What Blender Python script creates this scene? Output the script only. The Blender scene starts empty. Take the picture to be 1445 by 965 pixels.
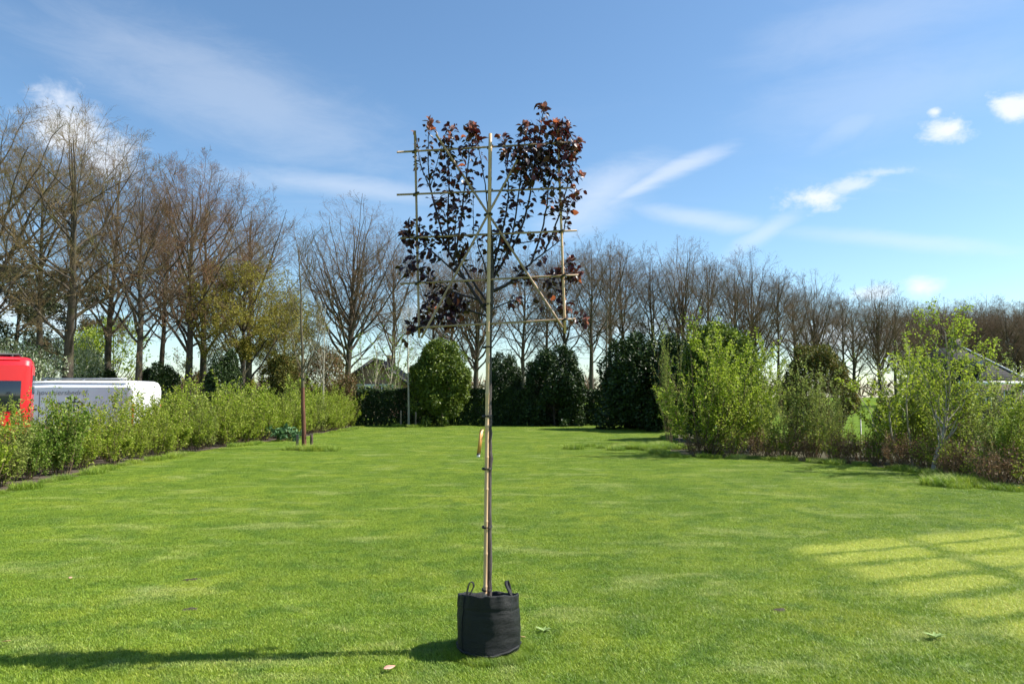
import bpy, math, random
import numpy as np
from mathutils import Vector, Matrix

R = math.radians
rng = np.random.default_rng(7)
random.seed(7)
SC = bpy.context.scene
COL = SC.collection

# ------------------------------------------------------------------ camera, sky, sun, exposure
EYE = 1.75                       # eye height of the photographer
F_PX, CX, CY = 1000.0, 722.5, 482.5   # focal length and centre in photograph pixels (1445 x 965)
TILT = math.atan(77.5 / 1000.0)
cam_d = bpy.data.cameras.new('camera')
cam_d.sensor_width = 36.0
cam_d.lens = 36.0 * F_PX / 1445.0
cam_d.clip_end = 6000
cam_d.clip_start = 0.05
cam = bpy.data.objects.new('camera', cam_d)
COL.objects.link(cam)
cam.location = (0, 0, EYE)
cam.rotation_euler = (math.pi / 2 + TILT, 0, 0)
SC.camera = cam

SUN_AZ = R(4.0)        # how far the sun stands behind the picture plane, on the right-hand side
SUN_EL = R(49.0)
sun_dir = Vector((math.cos(SUN_EL) * math.cos(SUN_AZ), math.cos(SUN_EL) * math.sin(SUN_AZ), math.sin(SUN_EL)))
sd = bpy.data.lights.new('sun', 'SUN')
sd.energy = 5.0
sd.angle = R(0.53)
sd.color = (1.0, 0.95, 0.86)
sun = bpy.data.objects.new('sun', sd)
COL.objects.link(sun)
sun.rotation_euler = sun_dir.to_track_quat('Z', 'Y').to_euler()
sun.location = (30, 10, 40)

SC.view_settings.view_transform = 'Standard'
SC.view_settings.look = 'None'
SC.view_settings.gamma = 1.0
SC.view_settings.exposure = 0.92
SC.view_settings.use_curve_mapping = False
SKY_STRENGTH = 0.100
SC.cycles.max_bounces = 5
SC.cycles.diffuse_bounces = 3
SC.cycles.glossy_bounces = 2
SC.cycles.transmission_bounces = 3
SC.cycles.caustics_reflective = False
SC.cycles.caustics_refractive = False
SC.cycles.adaptive_threshold = 0.02


def ray(px, py):
    v = py - CY
    u = px - CX
    return Vector((u, F_PX * math.cos(TILT) + v * math.sin(TILT), F_PX * math.sin(TILT) - v * math.cos(TILT)))


def at(px, py, Y):
    """point at depth Y along the direction of photograph pixel px, py"""
    d = ray(px, py)
    return Vector((d.x * Y / d.y, Y, EYE + d.z * Y / d.y))


def gp(px, py):
    d = ray(px, py)
    t = -EYE / d.z
    return Vector((d.x * t, d.y * t, 0))


class NT:
    """small helper for node trees"""
    def __init__(s, tree):
        s.t = tree
        s.n = tree.nodes
        s.l = tree.links

    def node(s, kind, **kw):
        n = s.n.new(kind)
        for k, v in kw.items():
            setattr(n, k, v)
        return n

    def put(s, sock, v):
        if hasattr(v, 'is_output'):
            s.l.new(v, sock)
        else:
            sock.default_value = v

    def math(s, op, a, b=0.0, c=None, clamp=False):
        n = s.n.new('ShaderNodeMath')
        n.operation = op
        n.use_clamp = clamp
        s.put(n.inputs[0], a)
        s.put(n.inputs[1], b)
        if c is not None:
            s.put(n.inputs[2], c)
        return n.outputs[0]

    def vmath(s, op, a, b=(0, 0, 0)):
        n = s.n.new('ShaderNodeVectorMath')
        n.operation = op
        s.put(n.inputs[0], a)
        s.put(n.inputs[1], b)
        return n.outputs['Value'] if op in ('DOT_PRODUCT', 'LENGTH') else n.outputs[0]

    def noise(s, vec, scale, detail=4.0, rough=0.55, dist=0.0):
        n = s.n.new('ShaderNodeTexNoise')
        if vec is not None:
            s.l.new(vec, n.inputs['Vector'])
        n.inputs['Scale'].default_value = scale
        n.inputs['Detail'].default_value = detail
        n.inputs['Roughness'].default_value = rough
        n.inputs['Distortion'].default_value = dist
        return n.outputs['Fac']

    def ramp(s, fac, stops):
        n = s.n.new('ShaderNodeValToRGB')
        e = n.color_ramp.elements
        while len(e) < len(stops):
            e.new(0.5)
        for el, (p, c) in zip(e, stops):
            el.position = p
            el.color = (*c, 1) if len(c) == 3 else c
        s.put(n.inputs[0], fac)
        return n.outputs[0]

    def mix(s, fac, a, b, blend='MIX'):
        n = s.n.new('ShaderNodeMix')
        n.data_type = 'RGBA'
        n.blend_type = blend
        s.put(n.inputs[0], fac)
        for sock, v in ((n.inputs[6], a), (n.inputs[7], b)):
            if hasattr(v, 'is_output'):
                s.l.new(v, sock)
            else:
                sock.default_value = (*v, 1) if len(v) == 3 else v
        return n.outputs[2]

    def remap(s, v, a, b, c=0.0, d=1.0, smooth=True):
        n = s.n.new('ShaderNodeMapRange')
        n.interpolation_type = 'SMOOTHSTEP' if smooth else 'LINEAR'
        n.clamp = True
        s.put(n.inputs[0], v)
        n.inputs[1].default_value = a
        n.inputs[2].default_value = b
        n.inputs[3].default_value = c
        n.inputs[4].default_value = d
        return n.outputs[0]

    def mapping(s, vec, scale=(1, 1, 1), rot=(0, 0, 0), loc=(0, 0, 0)):
        n = s.n.new('ShaderNodeMapping')
        s.l.new(vec, n.inputs[0])
        n.inputs['Scale'].default_value = scale
        n.inputs['Rotation'].default_value = rot
        n.inputs['Location'].default_value = loc
        return n.outputs[0]


# ---- world: Nishita sky with a layer of cirrus and a few fair-weather clouds
world = bpy.data.worlds.new('World')
SC.world = world
world.use_nodes = True
W = NT(world.node_tree)
W.n.clear()
sky = W.node('ShaderNodeTexSky', sky_type='NISHITA', sun_disc=False)
sky.sun_elevation = SUN_EL
sky.sun_rotation = math.pi / 2 - SUN_AZ
sky.air_density = 1.0
sky.dust_density = 0.5
sky.ozone_density = 3.0
tc = W.node('ShaderNodeTexCoord')
DIR = tc.outputs['Generated']
sep = W.node('ShaderNodeSeparateXYZ')
W.l.new(DIR, sep.inputs[0])
# direction projected on a flat cloud layer, for wisps that go on all over the sky
zz = W.math('ADD', W.math('MAXIMUM', sep.outputs[2], 0.0), 0.12)
lay = W.node('ShaderNodeCombineXYZ')
W.l.new(W.math('DIVIDE', sep.outputs[0], zz), lay.inputs[0])
W.l.new(W.math('DIVIDE', sep.outputs[1], zz), lay.inputs[1])
wisp_vec = W.mapping(lay.outputs[0], scale=(0.35, 1.1, 1), rot=(0, 0, R(24)))
wisp = W.noise(wisp_vec, 1.3, 7, 0.6, 0.6)
puff = W.noise(W.mapping(DIR, scale=(0.8, 0.8, 1.35)), 24.0, 8, 0.66, 0.25)
puff2 = W.noise(DIR, 9.0, 5, 0.6)
streak_noise = W.noise(W.mapping(DIR, scale=(5, 5, 17), rot=(0, R(-20), 0)), 1.6, 6, 0.65, 0.4)


def sky_spot(p0, p1, width, curve=0.0):
    """elliptical distance (0 at the middle, 1 at the rim) of a cloud whose axis runs p0 > p1 (photo pixels)"""
    a, b = ray(*p0).normalized(), ray(*p1).normalized()
    c = (a + b).normalized()
    u = (b - a)
    half = u.length / 2
    u.normalize()
    v = c.cross(u).normalized()
    if v.z < 0:
        v = -v
    du = W.math('DIVIDE', W.vmath('DOT_PRODUCT', DIR, tuple(u)), half)
    du = W.math('SUBTRACT', du, c.dot(u) / half)
    dv = W.math('DIVIDE', W.vmath('DOT_PRODUCT', DIR, tuple(v)), width / 1000.0)
    dv = W.math('SUBTRACT', dv, c.dot(v) / (width / 1000.0))
    if curve:
        dv = W.math('ADD', dv, W.math('MULTIPLY', W.math('POWER', du, 2.0), curve))
    r = W.math('SQRT', W.math('ADD', W.math('MULTIPLY', du, du), W.math('MULTIPLY', dv, dv)))
    front = W.math('GREATER_THAN', W.vmath('DOT_PRODUCT', DIR, tuple(c)), 0.2)
    return r, front


cover = W.math('MULTIPLY', W.remap(wisp, 0.54, 0.85), 0.14)
cirrus = [  # axis start, axis end, half width, opacity, curve
    ((-60, -10), (640, 250), 75, 0.24, 0.0),
    ((240, 235), (700, 285), 22, 0.36, 0.25),
    ((770, 330), (1070, 180), 16, 0.50, 0.6),
    ((740, 330), (960, 215), 48, 0.42, 0.25),
    ((860, 290), (1120, 330), 16, 0.34, -0.4),
    ((1010, 370), (1150, 285), 16, 0.34, 0.2),
    ((1040, 320), (1520, 360), 14, 0.26, 0.2),
    ((1130, 215), (1270, 140), 22, 0.20, 0.0),
    ((1020, 90), (1500, -40), 50, 0.16, 0.0),
    ((1000, 190), (1560, 60), 60, 0.15, 0.0),
]
for p0, p1, w, op, cv in cirrus:
    r, fr = sky_spot(p0, p1, w, cv)
    rr = W.math('ADD', r, W.math('MULTIPLY', W.math('SUBTRACT', streak_noise, 0.5), 1.1))
    m = W.math('MULTIPLY', W.remap(rr, 1.15, 0.05, 0.0, op), fr)
    cover = W.math('MAXIMUM', cover, m)
cumulus = [  # axis start, axis end, half height, opacity
    ((22, 176), (160, 192), 42, 1.0), ((60, 215), (215, 228), 34, 0.8),
    ((1298, 187), (1380, 176), 17, 0.9), ((1308, 160), (1332, 158), 8, 0.8),
    ((1388, 154), (1480, 150), 17, 0.9), ((1100, 282), (1200, 276), 17, 0.9),
    ((1150, 276), (1250, 250), 12, 0.6), ((1200, 246), (1310, 240), 7, 0.45),
    ((1268, 408), (1330, 404), 15, 0.95), ((1190, 418), (1290, 410), 10, 0.6),
    ((-60, 420), (160, 440), 42, 0.7), ((560, 440), (700, 420), 14, 0.4),
    ((1080, 480), (1300, 470), 26, 0.7), ((780, 470), (1010, 455), 14, 0.45),
]
for p0, p1, w, op in cumulus:
    r, fr = sky_spot(p0, p1, w)
    rr = W.math('ADD', r, W.math('MULTIPLY', W.math('SUBTRACT', puff, 0.5), 1.9 if op > 0.92 else 2.9))
    rr = W.math('ADD', rr, W.math('MULTIPLY', W.math('SUBTRACT', puff2, 0.5), 1.4))
    m = W.math('MULTIPLY', W.remap(rr, 1.22, 0.0, 0.0, op), fr)
    cover = W.math('MAXIMUM', cover, m)
cloud_col = W.mix(puff2, (5.0, 5.3, 5.8), (6.0, 6.15, 6.4))
hsv = W.node('ShaderNodeHueSaturation')
hsv.inputs['Saturation'].default_value = 1.07
W.l.new(sky.outputs[0], hsv.inputs['Color'])
clear = W.mix(1.0, hsv.outputs[0], (0.96, 1.02, 0.99), 'MULTIPLY')
sky_col = W.mix(cover, clear, cloud_col)
bg = W.node('ShaderNodeBackground')
W.l.new(sky_col, bg.inputs[0])
bg.inputs[1].default_value = SKY_STRENGTH
wo = W.node('ShaderNodeOutputWorld')
W.l.new(bg.outputs[0], wo.inputs[0])


# ------------------------------------------------------------------ helpers
def tag(o, label=None, cat=None, group=None, kind=None):
    if label:
        o['label'] = label
    if cat:
        o['category'] = cat
    if group:
        o['group'] = group
    if kind:
        o['kind'] = kind
    return o


def empty(name, loc=(0, 0, 0), rz=0.0):
    o = bpy.data.objects.new(name, None)
    o.empty_display_size = 0.2
    COL.objects.link(o)
    o.location = loc
    o.rotation_euler = (0, 0, rz)
    return o


class MB:
    """collects shapes, builds ONE mesh object"""
    def __init__(s):
        s.v = []
        s.f = {3: [], 4: []}
        s.n = 0
        s.ng = []

    def add(s, V, *Fs):
        V = np.asarray(V, float).reshape(-1, 3)
        for F in Fs:
            F = np.asarray(F, int)
            if len(F):
                s.f[F.shape[1]].append(F + s.n)
        s.v.append(V)
        s.n += len(V)
        return s

    def ngon(s, V):
        s.ng.append([s.n + i for i in range(len(V))])
        s.v.append(np.asarray(V, float))
        s.n += len(V)
        return s

    def box(s, c, size, rz=0.0, ry=0.0, rx=0.0):
        q = np.array([[x, y, z] for z in (-.5, .5) for y in (-.5, .5) for x in (-.5, .5)]) * np.array(size)
        m = np.array(Matrix.Rotation(rz, 3, 'Z') @ Matrix.Rotation(ry, 3, 'Y') @ Matrix.Rotation(rx, 3, 'X'))
        q = q @ m.T + np.array(c)
        return s.add(q, [[0, 2, 3, 1], [4, 5, 7, 6], [0, 1, 5, 4], [2, 6, 7, 3], [0, 4, 6, 2], [1, 3, 7, 5]])

    def tubes(s, P, rad, sides=5, caps=False):
        """P (B,n,3), rad (B,n)"""
        P = np.asarray(P, float)
        rad = np.asarray(rad, float)
        if P.ndim == 2:
            P, rad = P[None], rad[None]
        B, n, _ = P.shape
        T = np.gradient(P, axis=1)
        T /= np.linalg.norm(T, axis=2, keepdims=True) + 1e-9
        mean = P[:, -1] - P[:, 0]
        ax = np.abs(mean).argmin(axis=1)
        ref = np.zeros((B, 3))
        ref[np.arange(B), ax] = 1
        U = np.cross(T, ref[:, None, :])
        U /= np.linalg.norm(U, axis=2, keepdims=True) + 1e-9
        Vv = np.cross(T, U)
        a = np.arange(sides) * 2 * math.pi / sides
        ring = U[:, :, None, :] * np.cos(a)[None, None, :, None] + Vv[:, :, None, :] * np.sin(a)[None, None, :, None]
        V = P[:, :, None, :] + ring * rad[:, :, None, None]
        V = V.reshape(-1, 3)
        i = np.arange(B)[:, None, None] * n * sides + np.arange(n - 1)[None, :, None] * sides
        k = np.arange(sides)[None, None, :]
        k2 = (k + 1) % sides
        F = np.stack([i + k, i + k2, i + sides + k2, i + sides + k], -1).reshape(-1, 4)
        base = s.n
        s.add(V, F)
        if caps:
            for b in range(B):
                for e in (0, n - 1):
                    s.ng.append([base + b * n * sides + e * sides + q for q in range(sides)])
        return s

    def lathe(s, prof, sides=32, c=(0, 0, 0), wob=None, shape=None):
        """prof: list of (r, z)"""
        a = np.arange(sides) * 2 * math.pi / sides
        V = []
        for j, (r, z) in enumerate(prof):
            rr = r * np.ones(sides)
            if wob is not None:
                rr = rr + wob(a, z)
            V.append(np.stack([rr * np.cos(a), rr * np.sin(a), z * np.ones(sides)], 1))
        V = np.concatenate(V) + np.array(c)
        if shape is not None:
            V = shape(V)
        F = []
        for j in range(len(prof) - 1):
            for k in range(sides):
                k2 = (k + 1) % sides
                F.append([j * sides + k, j * sides + k2, (j + 1) * sides + k2, (j + 1) * sides + k])
        return s.add(V, F)

    def leaves(s, P, D, N, L, Wd, fold=0.25, mid=0.45):
        """diamond leaves folded along the midrib"""
        P, D, N = (np.asarray(x, float) for x in (P, D, N))
        D = D / (np.linalg.norm(D, axis=1, keepdims=True) + 1e-9)
        S = np.cross(D, N)
        S /= np.linalg.norm(S, axis=1, keepdims=True) + 1e-9
        N = np.cross(S, D)
        L = np.broadcast_to(np.asarray(L, float), (len(P),))[:, None]
        Wd = np.broadcast_to(np.asarray(Wd, float), (len(P),))[:, None]
        m = P + D * L * mid
        V = np.stack([P, m + S * Wd / 2 + N * Wd * fold, P + D * L, m - S * Wd / 2 + N * Wd * fold], 1).reshape(-1, 3)
        i = np.arange(len(P)) * 4
        F = np.concatenate([np.stack([i, i + 1, i + 2], 1), np.stack([i, i + 2, i + 3], 1)])
        return s.add(V, F)

    def mesh(s, name, smooth=False):
        me = bpy.data.meshes.new(name)
        V = np.concatenate(s.v) if s.v else np.zeros((0, 3))
        tri = np.concatenate(s.f[3]) if s.f[3] else np.zeros((0, 3), int)
        quad = np.concatenate(s.f[4]) if s.f[4] else np.zeros((0, 4), int)
        ngl = np.array([len(g) for g in s.ng], int)
        loops = np.concatenate([tri.ravel(), quad.ravel(), np.array([i for g in s.ng for i in g], int)])
        tot = np.concatenate([np.full(len(tri), 3), np.full(len(quad), 4), ngl]).astype(np.int32)
        st = np.concatenate([[0], np.cumsum(tot)[:-1]]).astype(np.int32) if len(tot) else np.zeros(0, np.int32)
        me.vertices.add(len(V))
        me.vertices.foreach_set('co', V.ravel())
        me.loops.add(len(loops))
        me.loops.foreach_set('vertex_index', loops.astype(np.int32))
        me.polygons.add(len(tot))
        me.polygons.foreach_set('loop_start', st)
        me.polygons.foreach_set('loop_total', tot)
        if smooth:
            me.polygons.foreach_set('use_smooth', np.ones(len(tot), bool))
        me.update(calc_edges=True)
        me.validate()
        return me

    def build(s, name, mat, parent=None, smooth=False, bevel=0.0):
        me = s.mesh(name, smooth)
        me.materials.append(mat)
        o = bpy.data.objects.new(name, me)
        COL.objects.link(o)
        if parent is not None:
            o.parent = parent
        if bevel:
            m = o.modifiers.new('bevel', 'BEVEL')
            m.width = bevel
            m.segments = 2
            m.limit_method = 'ANGLE'
        return o


KIDS = {}


def copy_tree(o, parent=None):
    c = o.copy()
    COL.objects.link(c)
    c.parent = parent
    for ch in [x for x in o.children]:
        copy_tree(ch, c)
    return c


class Proto:
    """first use places the source itself, later uses place copies"""
    def __init__(s, root):
        s.root, s.used = root, False

    def place(s, loc, rz=0.0, scale=1.0, name=None):
        o = s.root if not s.used else copy_tree(s.root)
        s.used = True
        o.location = loc
        o.rotation_euler = (0, 0, rz)
        o.scale = scale if hasattr(scale, '__len__') else (scale,) * 3
        return o


def unit(v):
    return v / (np.linalg.norm(v, axis=-1, keepdims=True) + 1e-9)


# ------------------------------------------------------------------ materials
def new_mat(name):
    m = bpy.data.materials.new(name)
    m.use_nodes = True
    t = NT(m.node_tree)
    t.n.clear()
    out = t.node('ShaderNodeOutputMaterial')
    p = t.node('ShaderNodeBsdfPrincipled')
    t.l.new(p.outputs[0], out.inputs[0])
    return m, t, p, out


def plain(name, col, rough=0.6, metal=0.0, var=0.25, scale=8.0, bump=0.0, bscale=None, spec=0.5, stretch=(1, 1, 1)):
    m, t, p, out = new_mat(name)
    c = t.node('ShaderNodeTexCoord')
    v = t.mapping(c.outputs['Object'], scale=stretch)
    n = t.noise(v, scale, 5, 0.6)
    lo = tuple(x * (1 - var) for x in col)
    hi = tuple(min(1, x * (1 + var)) for x in col)
    t.l.new(t.ramp(n, [(0.25, lo), (0.75, hi)]), p.inputs['Base Color'])
    p.inputs['Roughness'].default_value = rough
    p.inputs['Metallic'].default_value = metal
    p.inputs['Specular IOR Level'].default_value = spec
    if bump:
        b = t.node('ShaderNodeBump')
        b.inputs['Strength'].default_value = bump
        b.inputs['Distance'].default_value = 0.02
        t.l.new(t.noise(v, bscale or scale * 3, 5, 0.65), b.inputs['Height'])
        t.l.new(b.outputs[0], p.inputs['Normal'])
    return m


def leaf_mat(name, dark, light, trans=0.35, rough=0.55, spec=0.25, tcol=None, third=None):
    m, t, p, out = new_mat(name)
    g = t.node('ShaderNodeNewGeometry')
    rnd = g.outputs['Random Per Island']
    stops = [(0.0, dark), (0.85, light)]
    if third:
        stops = [(0.0, dark), (0.75, light), (0.97, third)]
    col = t.ramp(rnd, stops)
    t.l.new(col, p.inputs['Base Color'])
    p.inputs['Roughness'].default_value = rough
    p.inputs['Specular IOR Level'].default_value = spec
    tr = t.node('ShaderNodeBsdfTranslucent')
    if tcol:
        t.l.new(t.mix(0.6, col, tcol), tr.inputs[0])
    else:
        t.l.new(col, tr.inputs[0])
    ms = t.node('ShaderNodeMixShader')
    ms.inputs[0].default_value = trans
    t.l.new(p.outputs[0], ms.inputs[1])
    t.l.new(tr.outputs[0], ms.inputs[2])
    t.l.new(ms.outputs[0], out.inputs[0])
    return m


def bark_mat(name, a, b, c=None, scale=6.0, rough=0.9):
    m, t, p, out = new_mat(name)
    tcn = t.node('ShaderNodeTexCoord')
    v = t.mapping(tcn.outputs['Object'], scale=(1, 1, 0.25))
    n = t.noise(v, scale, 6, 0.65)
    col = t.ramp(n, [(0.3, a), (0.7, b)])
    if c:
        n2 = t.noise(tcn.outputs['Object'], 0.9, 3, 0.6)
        col = t.mix(t.remap(n2, 0.5, 0.7), col, c)
    t.l.new(col, p.inputs['Base Color'])
    p.inputs['Roughness'].default_value = rough
    p.inputs['Specular IOR Level'].default_value = 0.2
    bm = t.node('ShaderNodeBump')
    bm.inputs['Strength'].default_value = 0.5
    bm.inputs['Distance'].default_value = 0.03
    t.l.new(n, bm.inputs['Height'])
    t.l.new(bm.outputs[0], p.inputs['Normal'])
    return m


def grass_mat(name, blades):
    """lawn colour from the place on the ground, the same for the soil sheet and the blades on it"""
    m, t, p, out = new_mat(name)
    g = t.node('ShaderNodeNewGeometry')
    pos = g.outputs['Position']
    sp = t.node('ShaderNodeSeparateXYZ')
    t.l.new(pos, sp.inputs[0])
    X, Y = sp.outputs[0], sp.outputs[1]
    fl = t.node('ShaderNodeCombineXYZ')
    t.l.new(X, fl.inputs[0])
    t.l.new(Y, fl.inputs[1])
    flat = fl.outputs[0]
    n_big = t.noise(flat, 0.55, 4, 0.6)
    n_mid = t.noise(flat, 2.6, 4, 0.62)
    n_streak = t.noise(t.mapping(flat, scale=(0.75, 1.5, 1), rot=(0, 0, R(14))), 0.95, 6, 0.68, 0.5)
    col = t.ramp(n_big, [(0.30, (0.176, 0.292, 0.026)), (0.52, (0.252, 0.368, 0.036)), (0.72, (0.340, 0.422, 0.046))])
    col = t.mix(t.remap(n_mid, 0.44, 0.66, 0.0, 0.62), col, (0.112, 0.235, 0.030))
    n_tuft = t.noise(flat, 11.0, 3, 0.65)
    col = t.mix(t.remap(n_tuft, 0.50, 0.72, 0.0, 0.38), col, (0.090, 0.180, 0.018))
    col = t.mix(t.remap(n_tuft, 0.45, 0.25, 0.0, 0.35), col, (0.42, 0.45, 0.10))
    col = t.mix(t.remap(n_streak, 0.50, 0.72, 0.0, 0.66), col, (0.47, 0.53, 0.19))
    # yellow strips in a pane-like pattern, crossed by greener bars
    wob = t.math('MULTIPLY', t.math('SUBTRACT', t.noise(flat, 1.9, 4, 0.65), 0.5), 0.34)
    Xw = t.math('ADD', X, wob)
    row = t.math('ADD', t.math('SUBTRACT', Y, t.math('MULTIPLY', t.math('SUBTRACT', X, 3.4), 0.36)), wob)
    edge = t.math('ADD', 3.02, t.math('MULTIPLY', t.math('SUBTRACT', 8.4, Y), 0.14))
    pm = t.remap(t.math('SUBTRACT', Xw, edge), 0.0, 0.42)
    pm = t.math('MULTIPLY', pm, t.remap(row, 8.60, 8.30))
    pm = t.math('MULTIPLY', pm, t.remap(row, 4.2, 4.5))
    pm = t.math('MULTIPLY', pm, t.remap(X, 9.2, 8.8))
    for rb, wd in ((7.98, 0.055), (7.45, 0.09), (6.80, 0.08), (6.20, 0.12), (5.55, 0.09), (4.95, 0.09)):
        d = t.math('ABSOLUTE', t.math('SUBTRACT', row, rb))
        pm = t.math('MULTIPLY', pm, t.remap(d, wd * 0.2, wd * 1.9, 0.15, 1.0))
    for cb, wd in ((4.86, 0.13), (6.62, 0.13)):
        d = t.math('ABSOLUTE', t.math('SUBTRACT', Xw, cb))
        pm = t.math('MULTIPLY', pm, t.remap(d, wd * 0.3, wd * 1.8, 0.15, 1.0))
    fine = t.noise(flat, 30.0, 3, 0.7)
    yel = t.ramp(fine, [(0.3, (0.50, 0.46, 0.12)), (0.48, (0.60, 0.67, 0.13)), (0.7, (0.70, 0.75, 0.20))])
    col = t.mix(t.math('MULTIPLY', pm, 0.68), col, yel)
    if blades:
        rnd = g.outputs['Random Per Island']
        v = t.ramp(rnd, [(0.0, (0.70, 0.72, 0.6)), (0.6, (1.08, 1.05, 1.0)), (0.93, (1.25, 1.16, 1.2)), (1.0, (2.0, 1.45, 2.2))])
        col = t.mix(1.0, col, v, 'MULTIPLY')
        t.l.new(col, p.inputs['Base Color'])
        p.inputs['Roughness'].default_value = 0.5
        p.inputs['Specular IOR Level'].default_value = 0.35
        tr = t.node('ShaderNodeBsdfTranslucent')
        t.l.new(col, tr.inputs[0])
        ms = t.node('ShaderNodeMixShader')
        ms.inputs[0].default_value = 0.38
        t.l.new(p.outputs[0], ms.inputs[1])
        t.l.new(tr.outputs[0], ms.inputs[2])
        t.l.new(ms.outputs[0], out.inputs[0])
    else:
        col = t.mix(0.35, col, (0.13, 0.14, 0.04))
        t.l.new(col, p.inputs['Base Color'])
        p.inputs['Roughness'].default_value = 0.95
        p.inputs['Specular IOR Level'].default_value = 0.1
        b = t.node('ShaderNodeBump')
        b.inputs['Strength'].default_value = 0.7
        b.inputs['Distance'].default_value = 0.03
        t.l.new(t.noise(flat, 40.0, 4, 0.7), b.inputs['Height'])
        t.l.new(b.outputs[0], p.inputs['Normal'])
    return m


M = {}
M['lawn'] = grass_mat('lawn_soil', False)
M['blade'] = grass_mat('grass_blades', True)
M['meadow'] = plain('meadow', (0.105, 0.165, 0.028), 1.0, var=0.3, scale=0.4, bump=0.3, bscale=14, spec=0.0)
M['soil'] = plain('bed_soil', (0.075, 0.055, 0.038), 0.95, var=0.45, scale=9, bump=1.0, bscale=22)
M['litter'] = plain('bed_litter', (0.055, 0.048, 0.018), 1.0, var=0.5, scale=12, bump=1.0, bscale=26)
M['gravel'] = plain('gravel', (0.26, 0.235, 0.20), 0.95, var=0.35, scale=20, bump=0.8, bscale=60)
M['bark'] = bark_mat('beech_bark', (0.042, 0.034, 0.025), (0.125, 0.104, 0.078), (0.080, 0.080, 0.034))
M['twig'] = bark_mat('beech_twigs', (0.120, 0.080, 0.052), (0.205, 0.142, 0.092), (0.15, 0.125, 0.06), scale=0.6)
M['twig_red'] = bark_mat('russet_twigs', (0.13, 0.075, 0.042), (0.215, 0.125, 0.070), (0.15, 0.12, 0.05), scale=0.6)
M['twig_olive'] = bark_mat('olive_twigs', (0.130, 0.092, 0.045), (0.225, 0.165, 0.080), (0.15, 0.15, 0.05), scale=0.6)
M['stem'] = bark_mat('shrub_stems', (0.10, 0.072, 0.040), (0.20, 0.15, 0.085), scale=12)
M['drystem'] = bark_mat('dry_stems', (0.13, 0.085, 0.045), (0.30, 0.205, 0.115), scale=12)
M['birch'] = bark_mat('birch_bark', (0.12, 0.10, 0.08), (0.50, 0.46, 0.39), scale=9)
M['young_bark'] = bark_mat('young_bark', (0.085, 0.07, 0.042), (0.17, 0.145, 0.09), scale=10)
M['pale_bark'] = bark_mat('pale_bark', (0.28, 0.25, 0.18), (0.45, 0.41, 0.31), scale=10)
M['red_bark'] = bark_mat('rust_bark', (0.085, 0.040, 0.025), (0.19, 0.090, 0.055), scale=10)
M['plum_bark'] = bark_mat('plum_bark', (0.035, 0.029, 0.027), (0.125, 0.108, 0.098), scale=30)
M['plum_shoot'] = plain('plum_shoot', (0.028, 0.016, 0.018), 0.6, var=0.3, scale=20)
M['leaf_spring'] = leaf_mat('spring_leaf', (0.145, 0.222, 0.015), (0.335, 0.425, 0.036), 0.48, third=(0.50, 0.54, 0.13))
M['leaf_mid'] = leaf_mat('mid_leaf', (0.085, 0.165, 0.016), (0.20, 0.30, 0.03), 0.40, third=(0.40, 0.46, 0.14))
M['leaf_lime'] = leaf_mat('lime_leaf', (0.19, 0.27, 0.022), (0.38, 0.46, 0.045), 0.48)
M['leaf_grey'] = leaf_mat('grey_green_leaf', (0.15, 0.20, 0.035), (0.34, 0.40, 0.09), 0.42)
M['leaf_holly'] = leaf_mat('evergreen_leaf', (0.014, 0.030, 0.008), (0.036, 0.068, 0.013), 0.08, 0.42, 0.3, third=(0.07, 0.11, 0.022))
M['leaf_laurel'] = leaf_mat('laurel_leaf', (0.05, 0.085, 0.010), (0.150, 0.205, 0.022), 0.22, 0.42, 0.3, third=(0.20, 0.25, 0.04))
M['leaf_bronze'] = leaf_mat('bronze_leaf', (0.085, 0.055, 0.022), (0.17, 0.155, 0.045), 0.3, third=(0.26, 0.11, 0.06))
M['leaf_olive'] = leaf_mat('olive_leaf', (0.05, 0.07, 0.014), (0.17, 0.17, 0.03), 0.25, third=(0.25, 0.16, 0.04))
M['leaf_blossom'] = leaf_mat('blossom_leaf', (0.11, 0.18, 0.045), (0.34, 0.39, 0.22), 0.35, third=(0.74, 0.76, 0.62))
M['leaf_pine'] = leaf_mat('pine_needles', (0.020, 0.034, 0.012), (0.058, 0.070, 0.026), 0.1, 0.6, 0.3)
M['leaf_yellow'] = leaf_mat('young_yellow_leaf', (0.15, 0.14, 0.022), (0.32, 0.29, 0.045), 0.42)
M['leaf_brown'] = leaf_mat('withered_leaf', (0.11, 0.062, 0.03), (0.24, 0.15, 0.075), 0.3)
M['leaf_plum'] = leaf_mat('plum_leaf', (0.015, 0.007, 0.009), (0.045, 0.018, 0.021), 0.09, 0.38, 0.4, tcol=(0.26, 0.03, 0.018))
M['leaf_plum_red'] = leaf_mat('plum_leaf_backlit', (0.10, 0.032, 0.024), (0.22, 0.075, 0.040), 0.45, 0.35, 0.5, tcol=(0.60, 0.16, 0.05))
M['leaf_plum_tip'] = leaf_mat('plum_leaf_young', (0.20, 0.085, 0.072), (0.38, 0.20, 0.165), 0.35, 0.35, 0.5, tcol=(0.55, 0.20, 0.14))
M['bamboo'] = plain('bamboo', (0.60, 0.40, 0.225), 0.45, var=0.22, scale=9, stretch=(1, 1, 0.35))
M['cane_old'] = plain('weathered_cane', (0.35, 0.235, 0.145), 0.6, var=0.3, scale=9)
M['tie'] = plain('tie', (0.02, 0.018, 0.016), 0.6)
M['bag_soil'] = plain('potting_soil', (0.03, 0.021, 0.015), 0.95, var=0.5, scale=40, bump=1.0, bscale=70)
M['hub'] = plain('wheel_rim', (0.32, 0.33, 0.34), 0.35, 0.7)
M['tyre'] = plain('tyre', (0.018, 0.018, 0.018), 0.85)
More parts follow.
